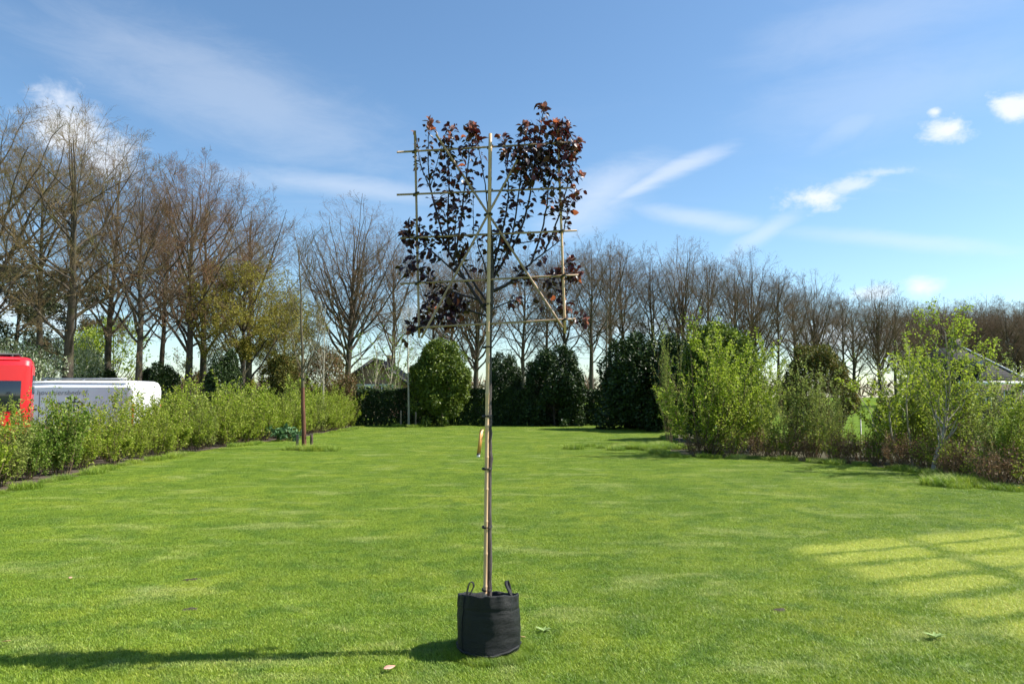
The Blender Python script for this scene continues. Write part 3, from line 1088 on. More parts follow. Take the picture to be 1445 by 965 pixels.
def dome(name, H, W_, n_leaf, lsize, seed, leaf_m, base=0.0, lumps=16, trunk=True, pointed=0.0, layers=0.78):
    """dense evergreen: leaf shell over an uneven rounded body; > trunk, crown"""
    global rng
    keep = rng
    rng = np.random.default_rng(seed)
    root = empty(name)
    nc = lumps * 2
    cu = unit(rng.normal(size=(nc, 3)) + [0, 0, 0.1])
    cr = rng.uniform(0.24, 0.44, nc)
    cr[: nc // 2] *= 0.55
    cd = (1.0 - cr) * rng.uniform(0.80, 1.24, nc)
    cc = cu * cd[:, None]
    low = np.where(cu[:, 2] < 0, (1 - np.clip(cu[:, 2] ** 2, 0, 0.95)) ** -0.44, 1.0)
    cc[:, :2] *= (low * np.where(cu[:, 2] > 0, 1 - pointed * cu[:, 2], 1.0))[:, None]
    wgt = cr ** 2 / (cr ** 2).sum()
    pick = rng.choice(nc, n_leaf, p=wgt)
    u = unit(unit(rng.normal(size=(n_leaf, 3))) + cu[pick] * 0.55)
    rr = layers + (1.06 - layers) * rng.uniform(0, 1, n_leaf) ** 0.6
    rr = np.where(rng.uniform(size=n_leaf) < 0.06, rng.uniform(1.0, 1.3, n_leaf), rr)
    p = cc[pick] + u * (cr[pick] * rr)[:, None]
    q = p * np.array([W_ / 2, W_ / 2, (H - base) / 2]) + [0, 0, (H + base) / 2]
    q[:, 2] = np.where(q[:, 2] < 0.04, rng.uniform(0.04, 0.5, n_leaf), q[:, 2])
    D = u * 0.7 + rng.normal(size=u.shape) * 0.8 + [0, 0, -0.1]
    N = u + rng.normal(size=u.shape) * 0.75 + [0, 0, 0.4]
    sz = lsize * rng.uniform(0.6, 1.3, n_leaf)
    cm = MB()
    cm.leaves(q, D, N, sz, sz * 0.55)
    cm.build('crown', leaf_m, root)
    tm = MB()
    s = np.linspace(0, 1, 6)
    tp = np.stack([0.05 * np.sin(s * 4), 0.05 * np.cos(s * 3), s * H * 0.75 - 0.03], 1)[None]
    trr = (0.07 * (1 - 0.8 * s) * H / 4)[None]
    tm.tubes(tp, trr, 7)
    P1, R1 = grow_children(tp, trr, 34, 0.15, 1.0, (0.6, 1.3), (0.38, 0.55), 0.2, 5, 0.55, plen=np.array([W_ * 1.1]))
    tm.tubes(P1, R1, 4)
    P2, R2 = grow_children(P1, R1, 5, 0.3, 1.0, (0.4, 1.0), (0.3, 0.5), 0.1, 3, 0.6)
    tm.tubes(P2, R2, 3)
    tm.build('trunk', M['bark'], root)
    rng = keep
    return root


# ---- planted row of shrubs along the drive
SH = [Proto(shrub('leafy_shrub', 1.75, 1.5, 24, 9, 4000, 0.064, 101 + k, M['stem'], M['leaf_spring'], stem_r=0.009)) for k in range(3)]
SHD = Proto(shrub('leafy_shrub', 1.7, 1.5, 24, 9, 5200, 0.068, 120, M['stem'], M['leaf_mid'], stem_r=0.009))
SHG = Proto(shrub('leafy_shrub', 1.8, 1.5, 24, 9, 3800, 0.062, 121, M['stem'], M['leaf_grey'], stem_r=0.009))


def edge_x(y):
    xs = [p for p in LAWN[:10]]
    return float(np.interp(y, [p[1] for p in xs], [p[0] for p in xs]))


GR = 'shrubs of the planted row along the drive'
i = 0
for row in range(2):
    y = 9.6 + row * 0.5
    while y < 41.5:
        x = edge_x(y) - 0.72 - row * 1.05 + random.uniform(-.12, .12)
        hk = {0: 1.0, 1: 1.08}[row] * random.uniform(0.78, 1.2)
        if y > 26:
            hk *= 1.12
        if y < 20.5:
            hk *= 0.86 if row == 0 else 0.78
        hk *= random.uniform(0.9, 1.12)
        if 14.6 < y < 17.2 and row == 0:
            o = SHD.place((x, y, 0), random.uniform(0, 6), hk)
            lab = 'darker glossy green shrub in the planted row before the white van'
        elif i % 9 == 4:
            o = SHG.place((x, y, 0), random.uniform(0, 6), hk * 1.05)
            lab = 'greyish-green twiggy shrub in the planted row along the drive'
        else:
            o = SH[i % 3].place((x, y, 0), random.uniform(0, 6), (hk * 1.05, hk * 1.05, hk))
            lab = ('bright green shrub of the planted row in front of the red van' if y < 13.5 else
                   'bright green shrub of the planted row in front of the white van' if y < 21 else
                   'bright green shrub of the planted row near the staked tree' if y < 31 else
                   'bright green shrub of the planted row by the dark hedge')
        tag(o, lab, 'shrub', GR)
        i += 1
        y += random.uniform(1.0, 1.3)

# ---- clipped dark hedge across the end of the lawn
HX0, HX1, HY, HT = -15.0, 9.4, 43.6, 1.3
hroot = empty('clipped_hedge', ((HX0 + HX1) / 2, HY + HT / 2, 0))
tag(hroot, 'long clipped dark evergreen hedge closing the end of the lawn', 'hedge')
n = 90000
hl = HX1 - HX0
hh_ = 2.18
face = rng.uniform(size=n)
q = np.zeros((n, 3))
N = np.zeros((n, 3))
fr_ = face < 0.66
tp_ = (face >= 0.66) & (face < 0.84)
bk = face >= 0.84
q[:, 0] = rng.uniform(-hl / 2, hl / 2, n)
wv = 0.10 * np.sin(q[:, 0] * 1.3) + 0.07 * np.sin(q[:, 0] * 3.1 + 1)
q[:, 1] = np.where(fr_, -HT / 2 + np.abs(rng.normal(size=n)) * 0.17 + wv, np.where(tp_, rng.uniform(-HT / 2, HT / 2, n), HT / 2 - np.abs(rng.normal(size=n)) * 0.1))
q[:, 2] = np.where(tp_, hh_ - np.abs(rng.normal(size=n)) * 0.09 + 0.35 * wv, rng.uniform(0.03, hh_, n))
N[fr_] = (0, -1, 0.35)
N[tp_] = (0, 0, 1)
N[bk] = (0, 1, 0.3)
D = rng.normal(size=(n, 3)) + [0, 0, 0.2]
sz = rng.uniform(0.08, 0.16, n)
hm = MB()
hm.leaves(q, D, N + rng.normal(size=(n, 3)) * 0.55, sz, sz * 0.6)
hm.build('foliage', M['leaf_holly'], hroot)
ht = MB()
ns = 90
S = np.stack([rng.uniform(-hl / 2, hl / 2, ns), rng.uniform(-0.25, 0.25, ns), np.full(ns, -0.03)], 1)
s = np.linspace(0, 1, 5)
Ps = S[:, None] + np.array([0, 0, 2.0]) * s[None, :, None] + np.cumsum(rng.normal(size=(ns, 5, 3)), 1) * 0.04
Rs = np.repeat(0.028 * (1 - 0.7 * s)[None], ns, 0)
ht.tubes(Ps, Rs, 4)
P1, R1 = grow_children(Ps, Rs, 22, 0.05, 1.0, (0.5, 1.3), (0.18, 0.4), 0.1, 3, 0.5)
ht.tubes(P1, R1, 3)
ht.build('stems', M['bark'], hroot)

# ---- rounded evergreens
DH = Proto(dome('evergreen_tree', 5.0, 3.4, 34000, 0.15, 201, M['leaf_holly'], lumps=32, layers=0.62, pointed=0.12, base=-0.7))
DL = Proto(dome('evergreen_tree', 5.0, 3.4, 30000, 0.15, 202, M['leaf_laurel'], lumps=30, base=0.2, layers=0.62, pointed=0.22))
DO = Proto(dome('evergreen_tree', 4.0, 2.8, 24000, 0.10, 203, M['leaf_olive'], lumps=24, pointed=0.2, layers=0.6))
DD = Proto(dome('evergreen_tree', 5.0, 3.6, 34000, 0.15, 204, M['leaf_holly'], lumps=34, pointed=0.1, layers=0.62, base=-0.9))


def put_dome(pr, px, top, Y, wpx, h0, w0, label, cat='tree', group=None, rz=None):
    h = at(px, top, Y).z
    w = wpx * Y / 1000.0
    o = pr.place((at(px, 500, Y).x, Y, 0), random.uniform(0, 6) if rz is None else rz, (w / w0, w / w0, h / h0))
    tag(o, label, cat, group)
    return o


put_dome(DL, 623, 480, 43.0, 84, 5.0, 3.4, 'sunlit glossy light green evergreen growing up through the dark hedge')
put_dome(DH, 712, 497, 44.6, 52, 5.0, 3.4, 'narrow dark evergreen in the hedge close behind the potted tree stem')
put_dome(DH, 781, 487, 43.4, 82, 5.0, 3.4, 'broad dark evergreen in the hedge with leaves down to the lawn')
put_dome(DD, 906, 474, 38.5, 116, 5.0, 3.6, 'very dark rounded evergreen standing on the lawn edge beside the birch shrubs')
put_dome(DD, 958, 478, 36, 96, 5.0, 3.6, 'dark evergreen half hidden behind the bright green shrubs')
put_dome(DL, 1018, 456, 29, 104, 5.0, 3.4, 'tall yellow-green topped evergreen behind the bright birch')
put_dome(DO, 1152, 486, 24.5, 96, 4.0, 2.8, 'olive and bronze tinted evergreen behind the dry stems')
put_dome(DH, 226, 512, 41, 60, 5.0, 3.4, 'round clipped dark evergreen dome behind the white van rear')
put_dome(DD, 318, 498, 40, 60, 5.0, 3.6, 'dark evergreen below the yellow-green leafing tree')
put_dome(DO, 400, 500, 44, 72, 4.0, 2.8, 'dark bronze-green shrubby tree behind the staked young tree')
put_dome(DH, 140, 514, 44, 60, 5.0, 3.4, 'dark rounded bush seen over the white van roof')
put_dome(DO, 1250, 560, 20.6, 40, 4.0, 2.8, 'small dark bush beside the gap to the green meadow')

DB = Proto(dome('blossoming_shrub', 4.0, 5.0, 8000, 0.13, 210, M['leaf_blossom'], lumps=24))
for px, top, Y, w in ((35, 482, 37, 110), (100, 478, 42, 90)):
    put_dome(DB, px, top, Y, w, 4.0, 5.0, 'pale blossoming shrub behind the vans', 'shrub', 'blossoming shrubs behind the vans')
DY = Proto(dome('spring_tree', 5.0, 5.0, 6000, 0.15, 211, M['leaf_spring'], lumps=22, base=0.8, layers=0.5))
put_dome(DY, 160, 452, 56, 110, 5.0, 5.0, 'hazy fresh green tree far behind the white van')
DBR = Proto(dome('bronze_shrub', 3.6, 3.0, 11000, 0.11, 212, M['leaf_bronze'], lumps=24, layers=0.4))
put_dome(DBR, 460, 492, 42, 78, 3.6, 3.0, 'reddish-bronze leaved shrub left of the dark hedge', 'shrub')
put_dome(DBR, 290, 524, 50, 70, 3.6, 3.0, 'brownish shrub low between the tree trunks', 'shrub')


# ---- dark pines far left
def pine(name, H, W_, seed):
    global rng
    keep = rng
    rng = np.random.default_rng(seed)
    root = empty(name)
    s = np.linspace(0, 1, 10)
    tp = np.stack([0.2 * np.sin(s * 3), 0.15 * np.cos(s * 4), s * H], 1)[None]
    tr = (0.22 * (1 - 0.9 * s))[None]
    tm = MB()
    tm.tubes(tp, tr, 7)
    P1, R1 = grow_children(tp, tr, 46, 0.12, 0.99, (0.9, 1.45), (0.30, 0.42), 0.12, 6, 0.5, plen=np.array([W_ * 1.25]))
    tm.tubes(P1, R1, 4)
    P2, R2 = grow_children(P1, R1, 7, 0.25, 1.0, (0.4, 1.0), (0.25, 0.5), 0.1, 3, 0.6)
    tm.tubes(P2, R2, 3)
    tm.build('trunk', M['bark'], root)
    n_ = 11000
    idx = rng.integers(0, len(P2), n_)
    k = rng.uniform(0.2, 1, n_)[:, None]
    q = P2[idx, 0] * (1 - k) + P2[idx, 2] * k + rng.normal(size=(n_, 3)) * 0.13
    cm = MB()
    cm.leaves(q, rng.normal(size=q.shape) + [0, 0, 0.5], rng.normal(size=q.shape), 0.26, 0.07)
    cm.build('crown', M['leaf_pine'], root)
    rng = keep
    return root


PN = Proto(pine('pine_tree', 9, 6, 301))
for px, top, Y, lab in ((18, 384, 56, 'dark pine seen through the bare limbs behind the red van'),
                        (100, 400, 62, 'dark pine behind the thick forked bare tree')):
    h = at(px, top, Y).z
    o = PN.place((at(px, 500, Y).x, Y, 0), px * 0.1, (h / 9 * 1.0,) * 3)
    tag(o, lab, 'tree', 'dark pines behind the bare trees')

# ---- small leafing trees near the house and shrubs in the right-hand bed
AP = Proto(shrub('leafing_tree', 4.6, 4.6, 12, 12, 1500, 0.11, 401, M['pale_bark'], M['leaf_mid'], z0=0.35, stem_r=0.05))
o = AP.place((at(533, 500, 47).x, 47, 0), 0.5, at(533, 480, 47).z / 4.4)
tag(o, 'airy small tree with fresh leaves before the brick gable', 'tree')
o = AP.place((at(600, 500, 50).x, 50, 0), 2.0, 0.95)
tag(o, 'airy small tree with fresh leaves beside the sunlit evergreen', 'tree')

BG = Proto(shrub('birch_shrub', 3.7, 3.0, 16, 14, 10500, 0.074, 411, M['stem'], M['leaf_spring'], z0=0.06, splay=0.55, stem_r=0.018))
BL = Proto(shrub('birch_shrub', 3.6, 2.6, 11, 14, 6200, 0.070, 412, M['pale_bark'], M['leaf_lime'], z0=0.2, splay=0.5, stem_r=0.02))
BT = Proto(shrub('twiggy_shrub', 3.2, 2.4, 12, 13, 4700, 0.062, 413, M['stem'], M['leaf_grey'], z0=0.15, splay=0.5, stem_r=0.016))
BR = 'leafy shrubs of the bed beside the meadow'


def put_shrub(pr, px, base_y, top_y, h0, label, Y=None, wide=1.0, rz=None, group=BR):
    Y = gp(px, base_y).y if Y is None else Y
    h = at(px, top_y, Y).z
    k = h / (h0 * 0.97)
    o = pr.place((at(px, 560, Y).x, Y, 0), random.uniform(0, 6) if rz is None else rz, (k * wide, k * wide, k))
    tag(o, label, 'shrub', group)
    return o


put_shrub(BG, 992, 644, 458, 3.7, 'dense bright green multi-stemmed shrub at the corner of the bed', Y=21.6, rz=0.4, wide=1.15)
put_shrub(BG, 1058, 643, 482, 3.7, 'bright green shrub second from the corner of the bed', Y=22.6, rz=2.0, wide=1.1)
put_shrub(BT, 947, 620, 472, 3.2, 'thinly leaved twiggy shrub before the dark evergreen', Y=27, wide=0.45)
put_shrub(BT, 1102, 648, 510, 3.2, 'grey-green twiggy shrub between the bright birch and the bronze evergreen', Y=20.6, wide=1.1)
put_shrub(BT, 1142, 650, 530, 3.2, 'lower grey-green twiggy shrub before the bronze evergreen', Y=20.0, wide=1.1)
put_shrub(BT, 1172, 655, 545, 3.2, 'low twiggy shrub at the gap to the meadow', Y=19.4, wide=0.5)
put_shrub(BL, 1280, 655, 466, 3.6, 'lime green shrub with thin pale stems right of the meadow gap', Y=18.6, wide=1.25)
put_shrub(BT, 1296, 655, 492, 3.2, 'thinly leaved shrub between the lime green ones', Y=19.5, wide=0.8)
put_shrub(BL, 1352, 660, 474, 3.6, 'lime green shrub behind the leaning white birch', Y=18.0, wide=1.2)
put_shrub(BT, 1412, 675, 512, 3.2, 'thinly leaved shrub before the white-gabled house', Y=15.6, wide=1.15)
put_shrub(BT, 1386, 668, 522, 3.2, 'sparse grey-green shrub between the lime green shrub and the white house', Y=17.0, wide=1.0)
put_shrub(BG, 1440, 690, 550, 3.7, 'low bright green shrub at the near end of the bed', Y=14.6, wide=0.9)
put_shrub(BT, 1470, 690, 540, 3.2, 'thinly leaved shrub at the near end of the bed', Y=14.4, wide=1.0)

# leaning white-stemmed birch at the edge of the lawn
b0 = gp(1318, 667)
root = empty('birch_tree', (b0.x, b0.y, 0))
tag(root, 'young birch with leaning white trunk at the lawn edge', 'tree')
Yb = b0.y


def rel(px, py, dy=0.0):
    p = at(px, py, Yb + dy) - b0
    return np.array(p)


tm = MB()
main = np.array([rel(1317, 670), rel(1319, 655), rel(1326, 630), rel(1333, 605), rel(1337, 572), rel(1338, 530), rel(1336, 495), rel(1334, 468)])
mr = np.array([0.075, 0.062, 0.052, 0.045, 0.034, 0.024, 0.015, 0.006])
tm.tubes(main, mr, 8)
P1, R1 = grow_children(main[None], mr[None], 26, 0.25, 1.0, (0.55, 1.15), (0.28, 0.48), 0.3, 6, 0.5, plen=np.array([3.4]))
tm.tubes(P1, R1, 4)
tm.build('trunk', M['birch'], root, smooth=True)
P2, R2 = grow_children(P1, R1, 8, 0.2, 1.0, (0.4, 0.9), (0.3, 0.5), 0.1, 4, 0.6)
cm = MB()
cm.tubes(P2, np.maximum(R2, 0.0025), 3)
tw_ = cm.build('twigs', M['stem'], root)
tw_['kind'] = 'stuff'
idx = rng.integers(0, len(P2), 3000)
k = rng.uniform(0, 1, 3000)[:, None]
q = P2[idx, 0] * (1 - k) + P2[idx, 3] * k + rng.normal(size=(3000, 3)) * 0.04
lm = MB()
sz = rng.uniform(0.04, 0.075, 3000)
lm.leaves(q, rng.normal(size=q.shape) + [0, 0, -0.4], rng.normal(size=q.shape) + [0, 0, 0.6], sz, sz * 0.7)
lm.build('foliage', M['leaf_lime'], root)

# low dry-stemmed shrubs along the front of the right-hand bed
DS = [Proto(shrub('dry_shrub', 1.0, 1.1, 30, 6, 700, 0.055, 431 + k, M['drystem'], (M['leaf_brown'], M['leaf_spring'])[k], z0=0.3, splay=0.42, stem_r=0.009)) for k in range(2)]
DG = 'dry-stemmed low shrubs fronting the bed'
fronts = []
for (x0, y0), (x1, y1) in zip(LAWN[17:25], LAWN[18:26]):
    n_ = max(1, int(math.hypot(x1 - x0, y1 - y0) / 0.55))
    for k in range(n_):
        fronts.append((x0 + (x1 - x0) * (k + .5) / n_, y0 + (y1 - y0) * (k + .5) / n_))
for k, (x, y) in enumerate(fronts):
    for row in range(2):
        pr = DS[(k + row) % 2]
        o = pr.place((x + 0.45 + row * 0.5 + random.uniform(-.15, .15), y + 0.45 + row * 0.75 + random.uniform(-.15, .15), 0), random.uniform(0, 6), random.uniform(0.75, 1.1))
        tag(o, 'low shrub of bare brown stems with withered leaves along the bed front' if (k + row) % 2 == 0 else
            'low shrub of bare brown stems with few fresh green leaves along the bed front', 'shrub', DG)

# ------------------------------------------------------------------ staked young trees
def young_tree(name, px, base, top, Y, r, lower_m, upper_m, split_z, seed, nb, wpx, label, lean_px=0):
    global rng
    keep = rng
    rng = np.random.default_rng(seed)
    root = empty(name, (at(px, 560, Y).x, Y, 0))
    tag(root, label, 'tree')
    H = at(px, top, Y).z
    s = np.linspace(0, 1, 14)
    x = lean_px * Y / 1000 * s + np.cumsum(rng.normal(size=14)) * 0.012
    tp = np.stack([x - x[0], np.cumsum(rng.normal(size=14)) * 0.012, s * H - 0.02], 1)
    tr = r * (1 - 0.82 * s)
    k = int(round(split_z / H * 13))
    tm = MB()
    tm.tubes(tp[:k + 1], tr[:k + 1] * (1.08 if lower_m is not upper_m else 1.0), 9)
    tm.build('trunk', lower_m, root, smooth=True)
    t2 = MB()
    t2.tubes(tp[k:], tr[k:], 8)
    W_ = wpx * Y / 1000
    P1, R1 = grow_children(tp[None], tr[None], nb, split_z / H, 0.97, (0.5, 1.05), (0.38, 0.72), 0.7, 6, 0.36, plen=np.array([W_ * 1.3]))
    R1 = np.maximum(R1, 0.007)
    t2.tubes(P1, R1, 4)
    P2, R2 = grow_children(P1, R1, 6, 0.2, 1.0, (0.4, 0.8), (0.3, 0.55), 0.25, 4, 0.6)
    t2.tubes(P2, np.maximum(R2, 0.0050), 3)
    t2.build('crown', upper_m, root, smooth=True)
    rng = keep
    return root


Y1 = gp(430, 634).y
young_tree('staked_tree', 431, 634, 352, Y1, 0.075, M['red_bark'], M['young_bark'], 1.9, 501, 28, 72, 'bare young tree with rust-brown lower trunk between two stakes', lean_px=-14)


def stake(name, px, base, top, r, label, group, tilt=0.0, m=None, Y=None):
    Y = gp(px, base).y if Y is None else Y
    h = at(px, top, Y).z
    mb = MB()
    s = np.linspace(0, 1, 4)
    mb.tubes(np.stack([tilt * s, 0 * s, -0.02 + s * (h + 0.02)], 1), np.array([r, r, r * 0.98, r * 0.9]), 9, caps=True)
    o = mb.build(name, m or M['stake'], smooth=False)
    o.location = (at(px, 560, Y).x, Y, 0)
    return tag(o, label, 'stake', group)


stake('wooden_stake', 421, 634, 613, 0.045, 'short grey wooden stake left of the rust-brown trunk', 'stakes of the young trees')
stake('wooden_stake', 441, 630, 612, 0.055, 'short brown wooden stake right of the rust-brown trunk', 'stakes of the young trees', m=M['oldwood'])
mb = MB()
yb = gp(436, 632).y
mb.tubes(np.array([at(432, 613, Y1 - 0.03), at(436, 613, Y1 - 0.05), at(441, 612.5, yb)]), np.array([0.018] * 3), 6)
tag(mb.build('tree_tie', M['tie']), 'dark tie band from rust-brown trunk to its stake', 'tie')
# leafy low plant by the staked tree
LP = shrub('low_plant', 0.55, 1.5, 22, 4, 420, 0.19, 77, M['stem'], leaf_mat('bluish_leaf', (0.05, 0.12, 0.045), (0.13, 0.24, 0.10), 0.25), z0=0.4, splay=0.6, stem_r=0.008)
pl = gp(403, 622)
LP.location = (pl.x, pl.y, 0)
tag(LP, 'low broad-leaved plant behind the staked rust-brown tree', 'plant')

Y2 = 41.9
young_tree('staked_tree', 577, 603, 440, Y2, 0.075, M['pale_bark'], M['pale_bark'], 3.3, 502, 16, 30, 'slender pale-trunked young tree before the dark hedge')
stake('wooden_stake', 566, 603, 579, 0.05, 'thin stake left of the pale young tree at the hedge', 'stakes of the young trees', Y=Y2)
stake('wooden_stake', 587, 604, 581, 0.05, 'thin stake right of the pale young tree at the hedge', 'stakes of the young trees', Y=Y2 - 0.2)
young_tree('young_tree', 857, 598, 412, 42.4, 0.085, M['young_bark'], M['young_bark'], 3.4, 503, 18, 26, 'straight slender bare tree at the lawn end before the hedge')
young_tree('young_tree', 456, 580, 430, 36, 0.06, M['pale_bark'], M['pale_bark'], 2.2, 504, 14, 40, 'thin pale-stemmed young tree among the planted row shrubs')

# ------------------------------------------------------------------ vans
def van(name, L, Wd, H, paint_m, label, hood=True):
    """rear end at local x = 0, front towards -x, near side towards -y"""
    root = empty(name)
    tag(root, label, 'van')
    zb = 0.36
    prof = [(0.0, H - 0.09, 0.965), (-0.05, H - 0.03, 0.985), (-0.16, H, 1.0), (-0.6, H + 0.005, 1.0), (-L * 0.5, H + 0.01, 1.0), (-L + 1.95, H - 0.02, 1.0),
            (-L + 1.6, H - 0.12, 0.985), (-L + 0.95, 1.36 + (H - 2.0) * 0.2, 0.97), (-L + 0.35, 1.16, 0.93), (-L + 0.1, 0.98, 0.87), (-L, 0.75, 0.82)]
    rings = []
    for x, zt, wk in prof:
        w = Wd / 2 * wk
        c = min(0.55, (zt - zb) * 0.5)
        half = [(w * 0.985, zb), (w, zb + 0.18), (w, zb + c), (w * 0.985, zt - 0.42 * c), (w * 0.94, zt - 0.20), (w * 0.90, zt - 0.09), (w * 0.82, zt - 0.025), (w * 0.66, zt)]
        ring = [(x, -y, z) for y, z in half] + [(x, y, z) for y, z in half[::-1]]
        rings.append(ring)
    m_ = len(rings[0])
    V = np.array(rings).reshape(-1, 3)
    F = []
    for j in range(len(rings) - 1):
        for k in range(m_):
            k2 = (k + 1) % m_
            F.append([j * m_ + k, (j + 1) * m_ + k, (j + 1) * m_ + k2, j * m_ + k2])
    b = MB()
    b.add(V, F)
    b.ng.append(list(range(m_)))
    b.ng.append([(len(rings) - 1) * m_ + k for k in range(m_)][::-1])
    body = b.build('body', paint_m, root, smooth=True)
    es = body.modifiers.new('edges', 'EDGE_SPLIT')
    es.split_angle = R(40)
    # roof gutters
    for sy in (-1, 1):
        g = MB()
        g.box((-(L - 1.9) / 2 - 0.15, sy * Wd * 0.452, H - 0.075), (L - 2.1, 0.03, 0.03))
        g.build('roof_gutter', paint_m, body)
    # rear doors with seams, windows and lamps
    for sy in (-1, 1):
        d = MB()
        d.box((0.012, sy * Wd * 0.222, (H + 0.62) / 2 - 0.06), (0.03, Wd * 0.425, H - 0.92))
        do = d.build('rear_door', paint_m, root, bevel=0.012)
        wdw = MB()
        wdw.box((0.033, sy * Wd * 0.222, H - 0.72), (0.014, Wd * 0.33, 0.5))
        wdw.build('window', M['glass_dark'] if name == 'red_van' else paint_m, do, bevel=0.005)
        h_ = MB()
        h_.box((0.045, sy * 0.10, 1.05), (0.03, 0.05, 0.16))
        h_.build('handle', M['black_plastic'], do)
        l_ = MB()
        l_.box((0.005, sy * Wd * 0.462, 1.05), (0.05, 0.10, 0.62))
        tl = l_.build('tail_light', M['lamp_red'], root, bevel=0.01)
        l_ = MB()
        l_.box((0.008, sy * Wd * 0.462, 1.44), (0.05, 0.10, 0.12))
        l_.build('indicator', M['lamp_orange'], tl)
    bp = MB()
    bp.box((0.05, 0, 0.50), (0.16, Wd * 0.97, 0.2))
    bp.build('bumper', M['black_plastic'], root, bevel=0.03)
    for sy in (-1, 1):
        se_ = MB()
        for xs in (-0.35, -L + 2.42):
            se_.box((xs, sy * (Wd / 2 + 0.001), 1.25), (0.012, 0.012, 1.25))
        se_.build('panel_seam', M['black_plastic'], root)
        rb = MB()
        rb.box((-L * 0.46, sy * (Wd / 2 + 0.006), 0.78), (L * 0.62, 0.022, 0.12))
        rb.build('rub_strip', M['black_plastic'], root, bevel=0.006)
        cw = MB()
        w_ = Wd / 2 * 0.985 + 0.012
        cw.add([(-L + 1.15, sy * w_, 1.30), (-L + 2.35, sy * w_, 1.30), (-L + 2.35, sy * w_ * 0.975, 1.86), (-L + 1.72, sy * w_ * 0.975, 1.86)], [[0, 1, 2, 3]])
        o_ = cw.build('cab_window', M['glass_dark'], root)
        so = o_.modifiers.new('thick', 'SOLIDIFY')
        so.thickness = 0.012
    ws = MB()
    ws.add([(-L + 0.93, -Wd * 0.42, 1.42), (-L + 0.93, Wd * 0.42, 1.42), (-L + 1.52, Wd * 0.38, H - 0.16), (-L + 1.52, -Wd * 0.38, H - 0.16)], [[0, 3, 2, 1]])
    o_ = ws.build('windscreen', M['glass_dark'], root)
    o_.location = (-0.03, 0, 0.03)
    for x in (-0.95, -L + 0.95):
        for sy in (-1, 1):
            yy = sy * (Wd / 2 - 0.13)
            t_ = MB()
            pr = [(0.20, -0.115), (0.31, -0.11), (0.335, -0.07), (0.335, 0.07), (0.31, 0.11), (0.20, 0.115)]
            t_.lathe(pr, 26)
            wh = empty('wheel', (x, yy, 0.335))
            wh.parent = root
            wh.rotation_euler = (R(90), 0, 0)
            t_.build('tyre', M['tyre'], wh, smooth=True)
            r_ = MB()
            r_.lathe([(0.21, -0.10), (0.20, -0.07), (0.08, -0.05), (0.0, -0.06)], 20)
            r_.lathe([(0.21, 0.10), (0.20, 0.07), (0.08, 0.05), (0.0, 0.06)], 20)
            r_.build('rim', M['hub'], wh, smooth=True)
            ar = MB()
            a_ = np.linspace(0, math.pi, 13)
            ar.tubes(np.stack([x + 0.40 * np.cos(a_), np.full(13, sy * (Wd / 2 + 0.002)), 0.36 + 0.40 * np.sin(a_)], 1), np.full(13, 0.03), 6)
            ar.build('wheel_arch', M['black_plastic'], root, smooth=True)
    return root


def lettering(text, size, mat, parent, loc, italic=0.0, stretch=1.0):
    cu = bpy.data.curves.new('lettering', 'FONT')
    cu.body = text
    cu.size = size
    cu.shear = italic
    cu.extrude = 0.002
    tmp = bpy.data.objects.new('tmp_lettering', cu)
    COL.objects.link(tmp)
    bpy.context.view_layer.update()
    dg = bpy.context.evaluated_depsgraph_get()
    me = bpy.data.meshes.new_from_object(tmp.evaluated_get(dg))
    bpy.data.objects.remove(tmp)
    me.materials.clear()
    me.materials.append(mat)
    o = bpy.data.objects.new('lettering', me)
    COL.objects.link(o)
    o.parent = parent
    o.location = loc
    o.rotation_euler = (R(90), 0, 0)
    o.scale = (stretch, 1, 1)
    return o


WY = 23.7
wx = at(186, 560, WY).x
wv_ = van('white_van', 5.5, 2.02, 2.30, M['white_paint'], 'white delivery van with grey and black lettering behind the shrubs')
wv_.location = (wx, WY + 1.01, 0)
pxm = WY / 1000
lettering('hoveniersbedrijf', 0.23, M['letter_grey'], wv_, ((52 - 186) * pxm, -1.025, at(80, 557, WY).z), 0.12, 1.12)
lettering('te', 0.46, M['letter_black'], wv_, ((72 - 186) * pxm, -1.028, at(80, 577, WY).z), 0.05, 1.0)
lettering('fo', 0.46, M['letter_black'], wv_, ((103 - 186) * pxm, -1.028, at(80, 575, WY).z), 0.05, 1.0)
rr_ = MB()
rr_.box((-1.9, -0.55, 2.37), (2.9, 0.05, 0.05))
for xx in (-0.6, -1.9, -3.2):
    rr_.box((xx, -0.55, 2.325), (0.06, 0.06, 0.06))
rr_.build('roof_rail', M['hub'], wv_)

RY = 18.6
rv = van('red_van', 5.6, 2.0, 2.80, M['red_paint'], 'bright red van with dark windows behind the shrubs')
RA = R(32.0)
rv.rotation_euler = (0, 0, RA)
rv.location = (at(42, 560, RY).x - math.sin(RA) * 1.0, RY + math.cos(RA) * 1.0, 0)
for k, (x0, x1) in enumerate(((-2.1, -0.20), (-3.75, -2.22))):
    w_ = MB()
    w_.box(((x0 + x1) / 2, -1.0, 1.78), (x1 - x0, 0.03, 0.78))
    w_.build('side_window', M['glass_dark'], rv, bevel=0.01)
rk = MB()
rk.box((-1.6, 0.0, 2.87), (2.6, 1.2, 0.06))
for xx in (-0.45, -1.6, -2.75):
    rk.box((xx, 0, 2.825), (0.06, 1.3, 0.05))
rk.build('roof_carrier', M['black_plastic'], rv)


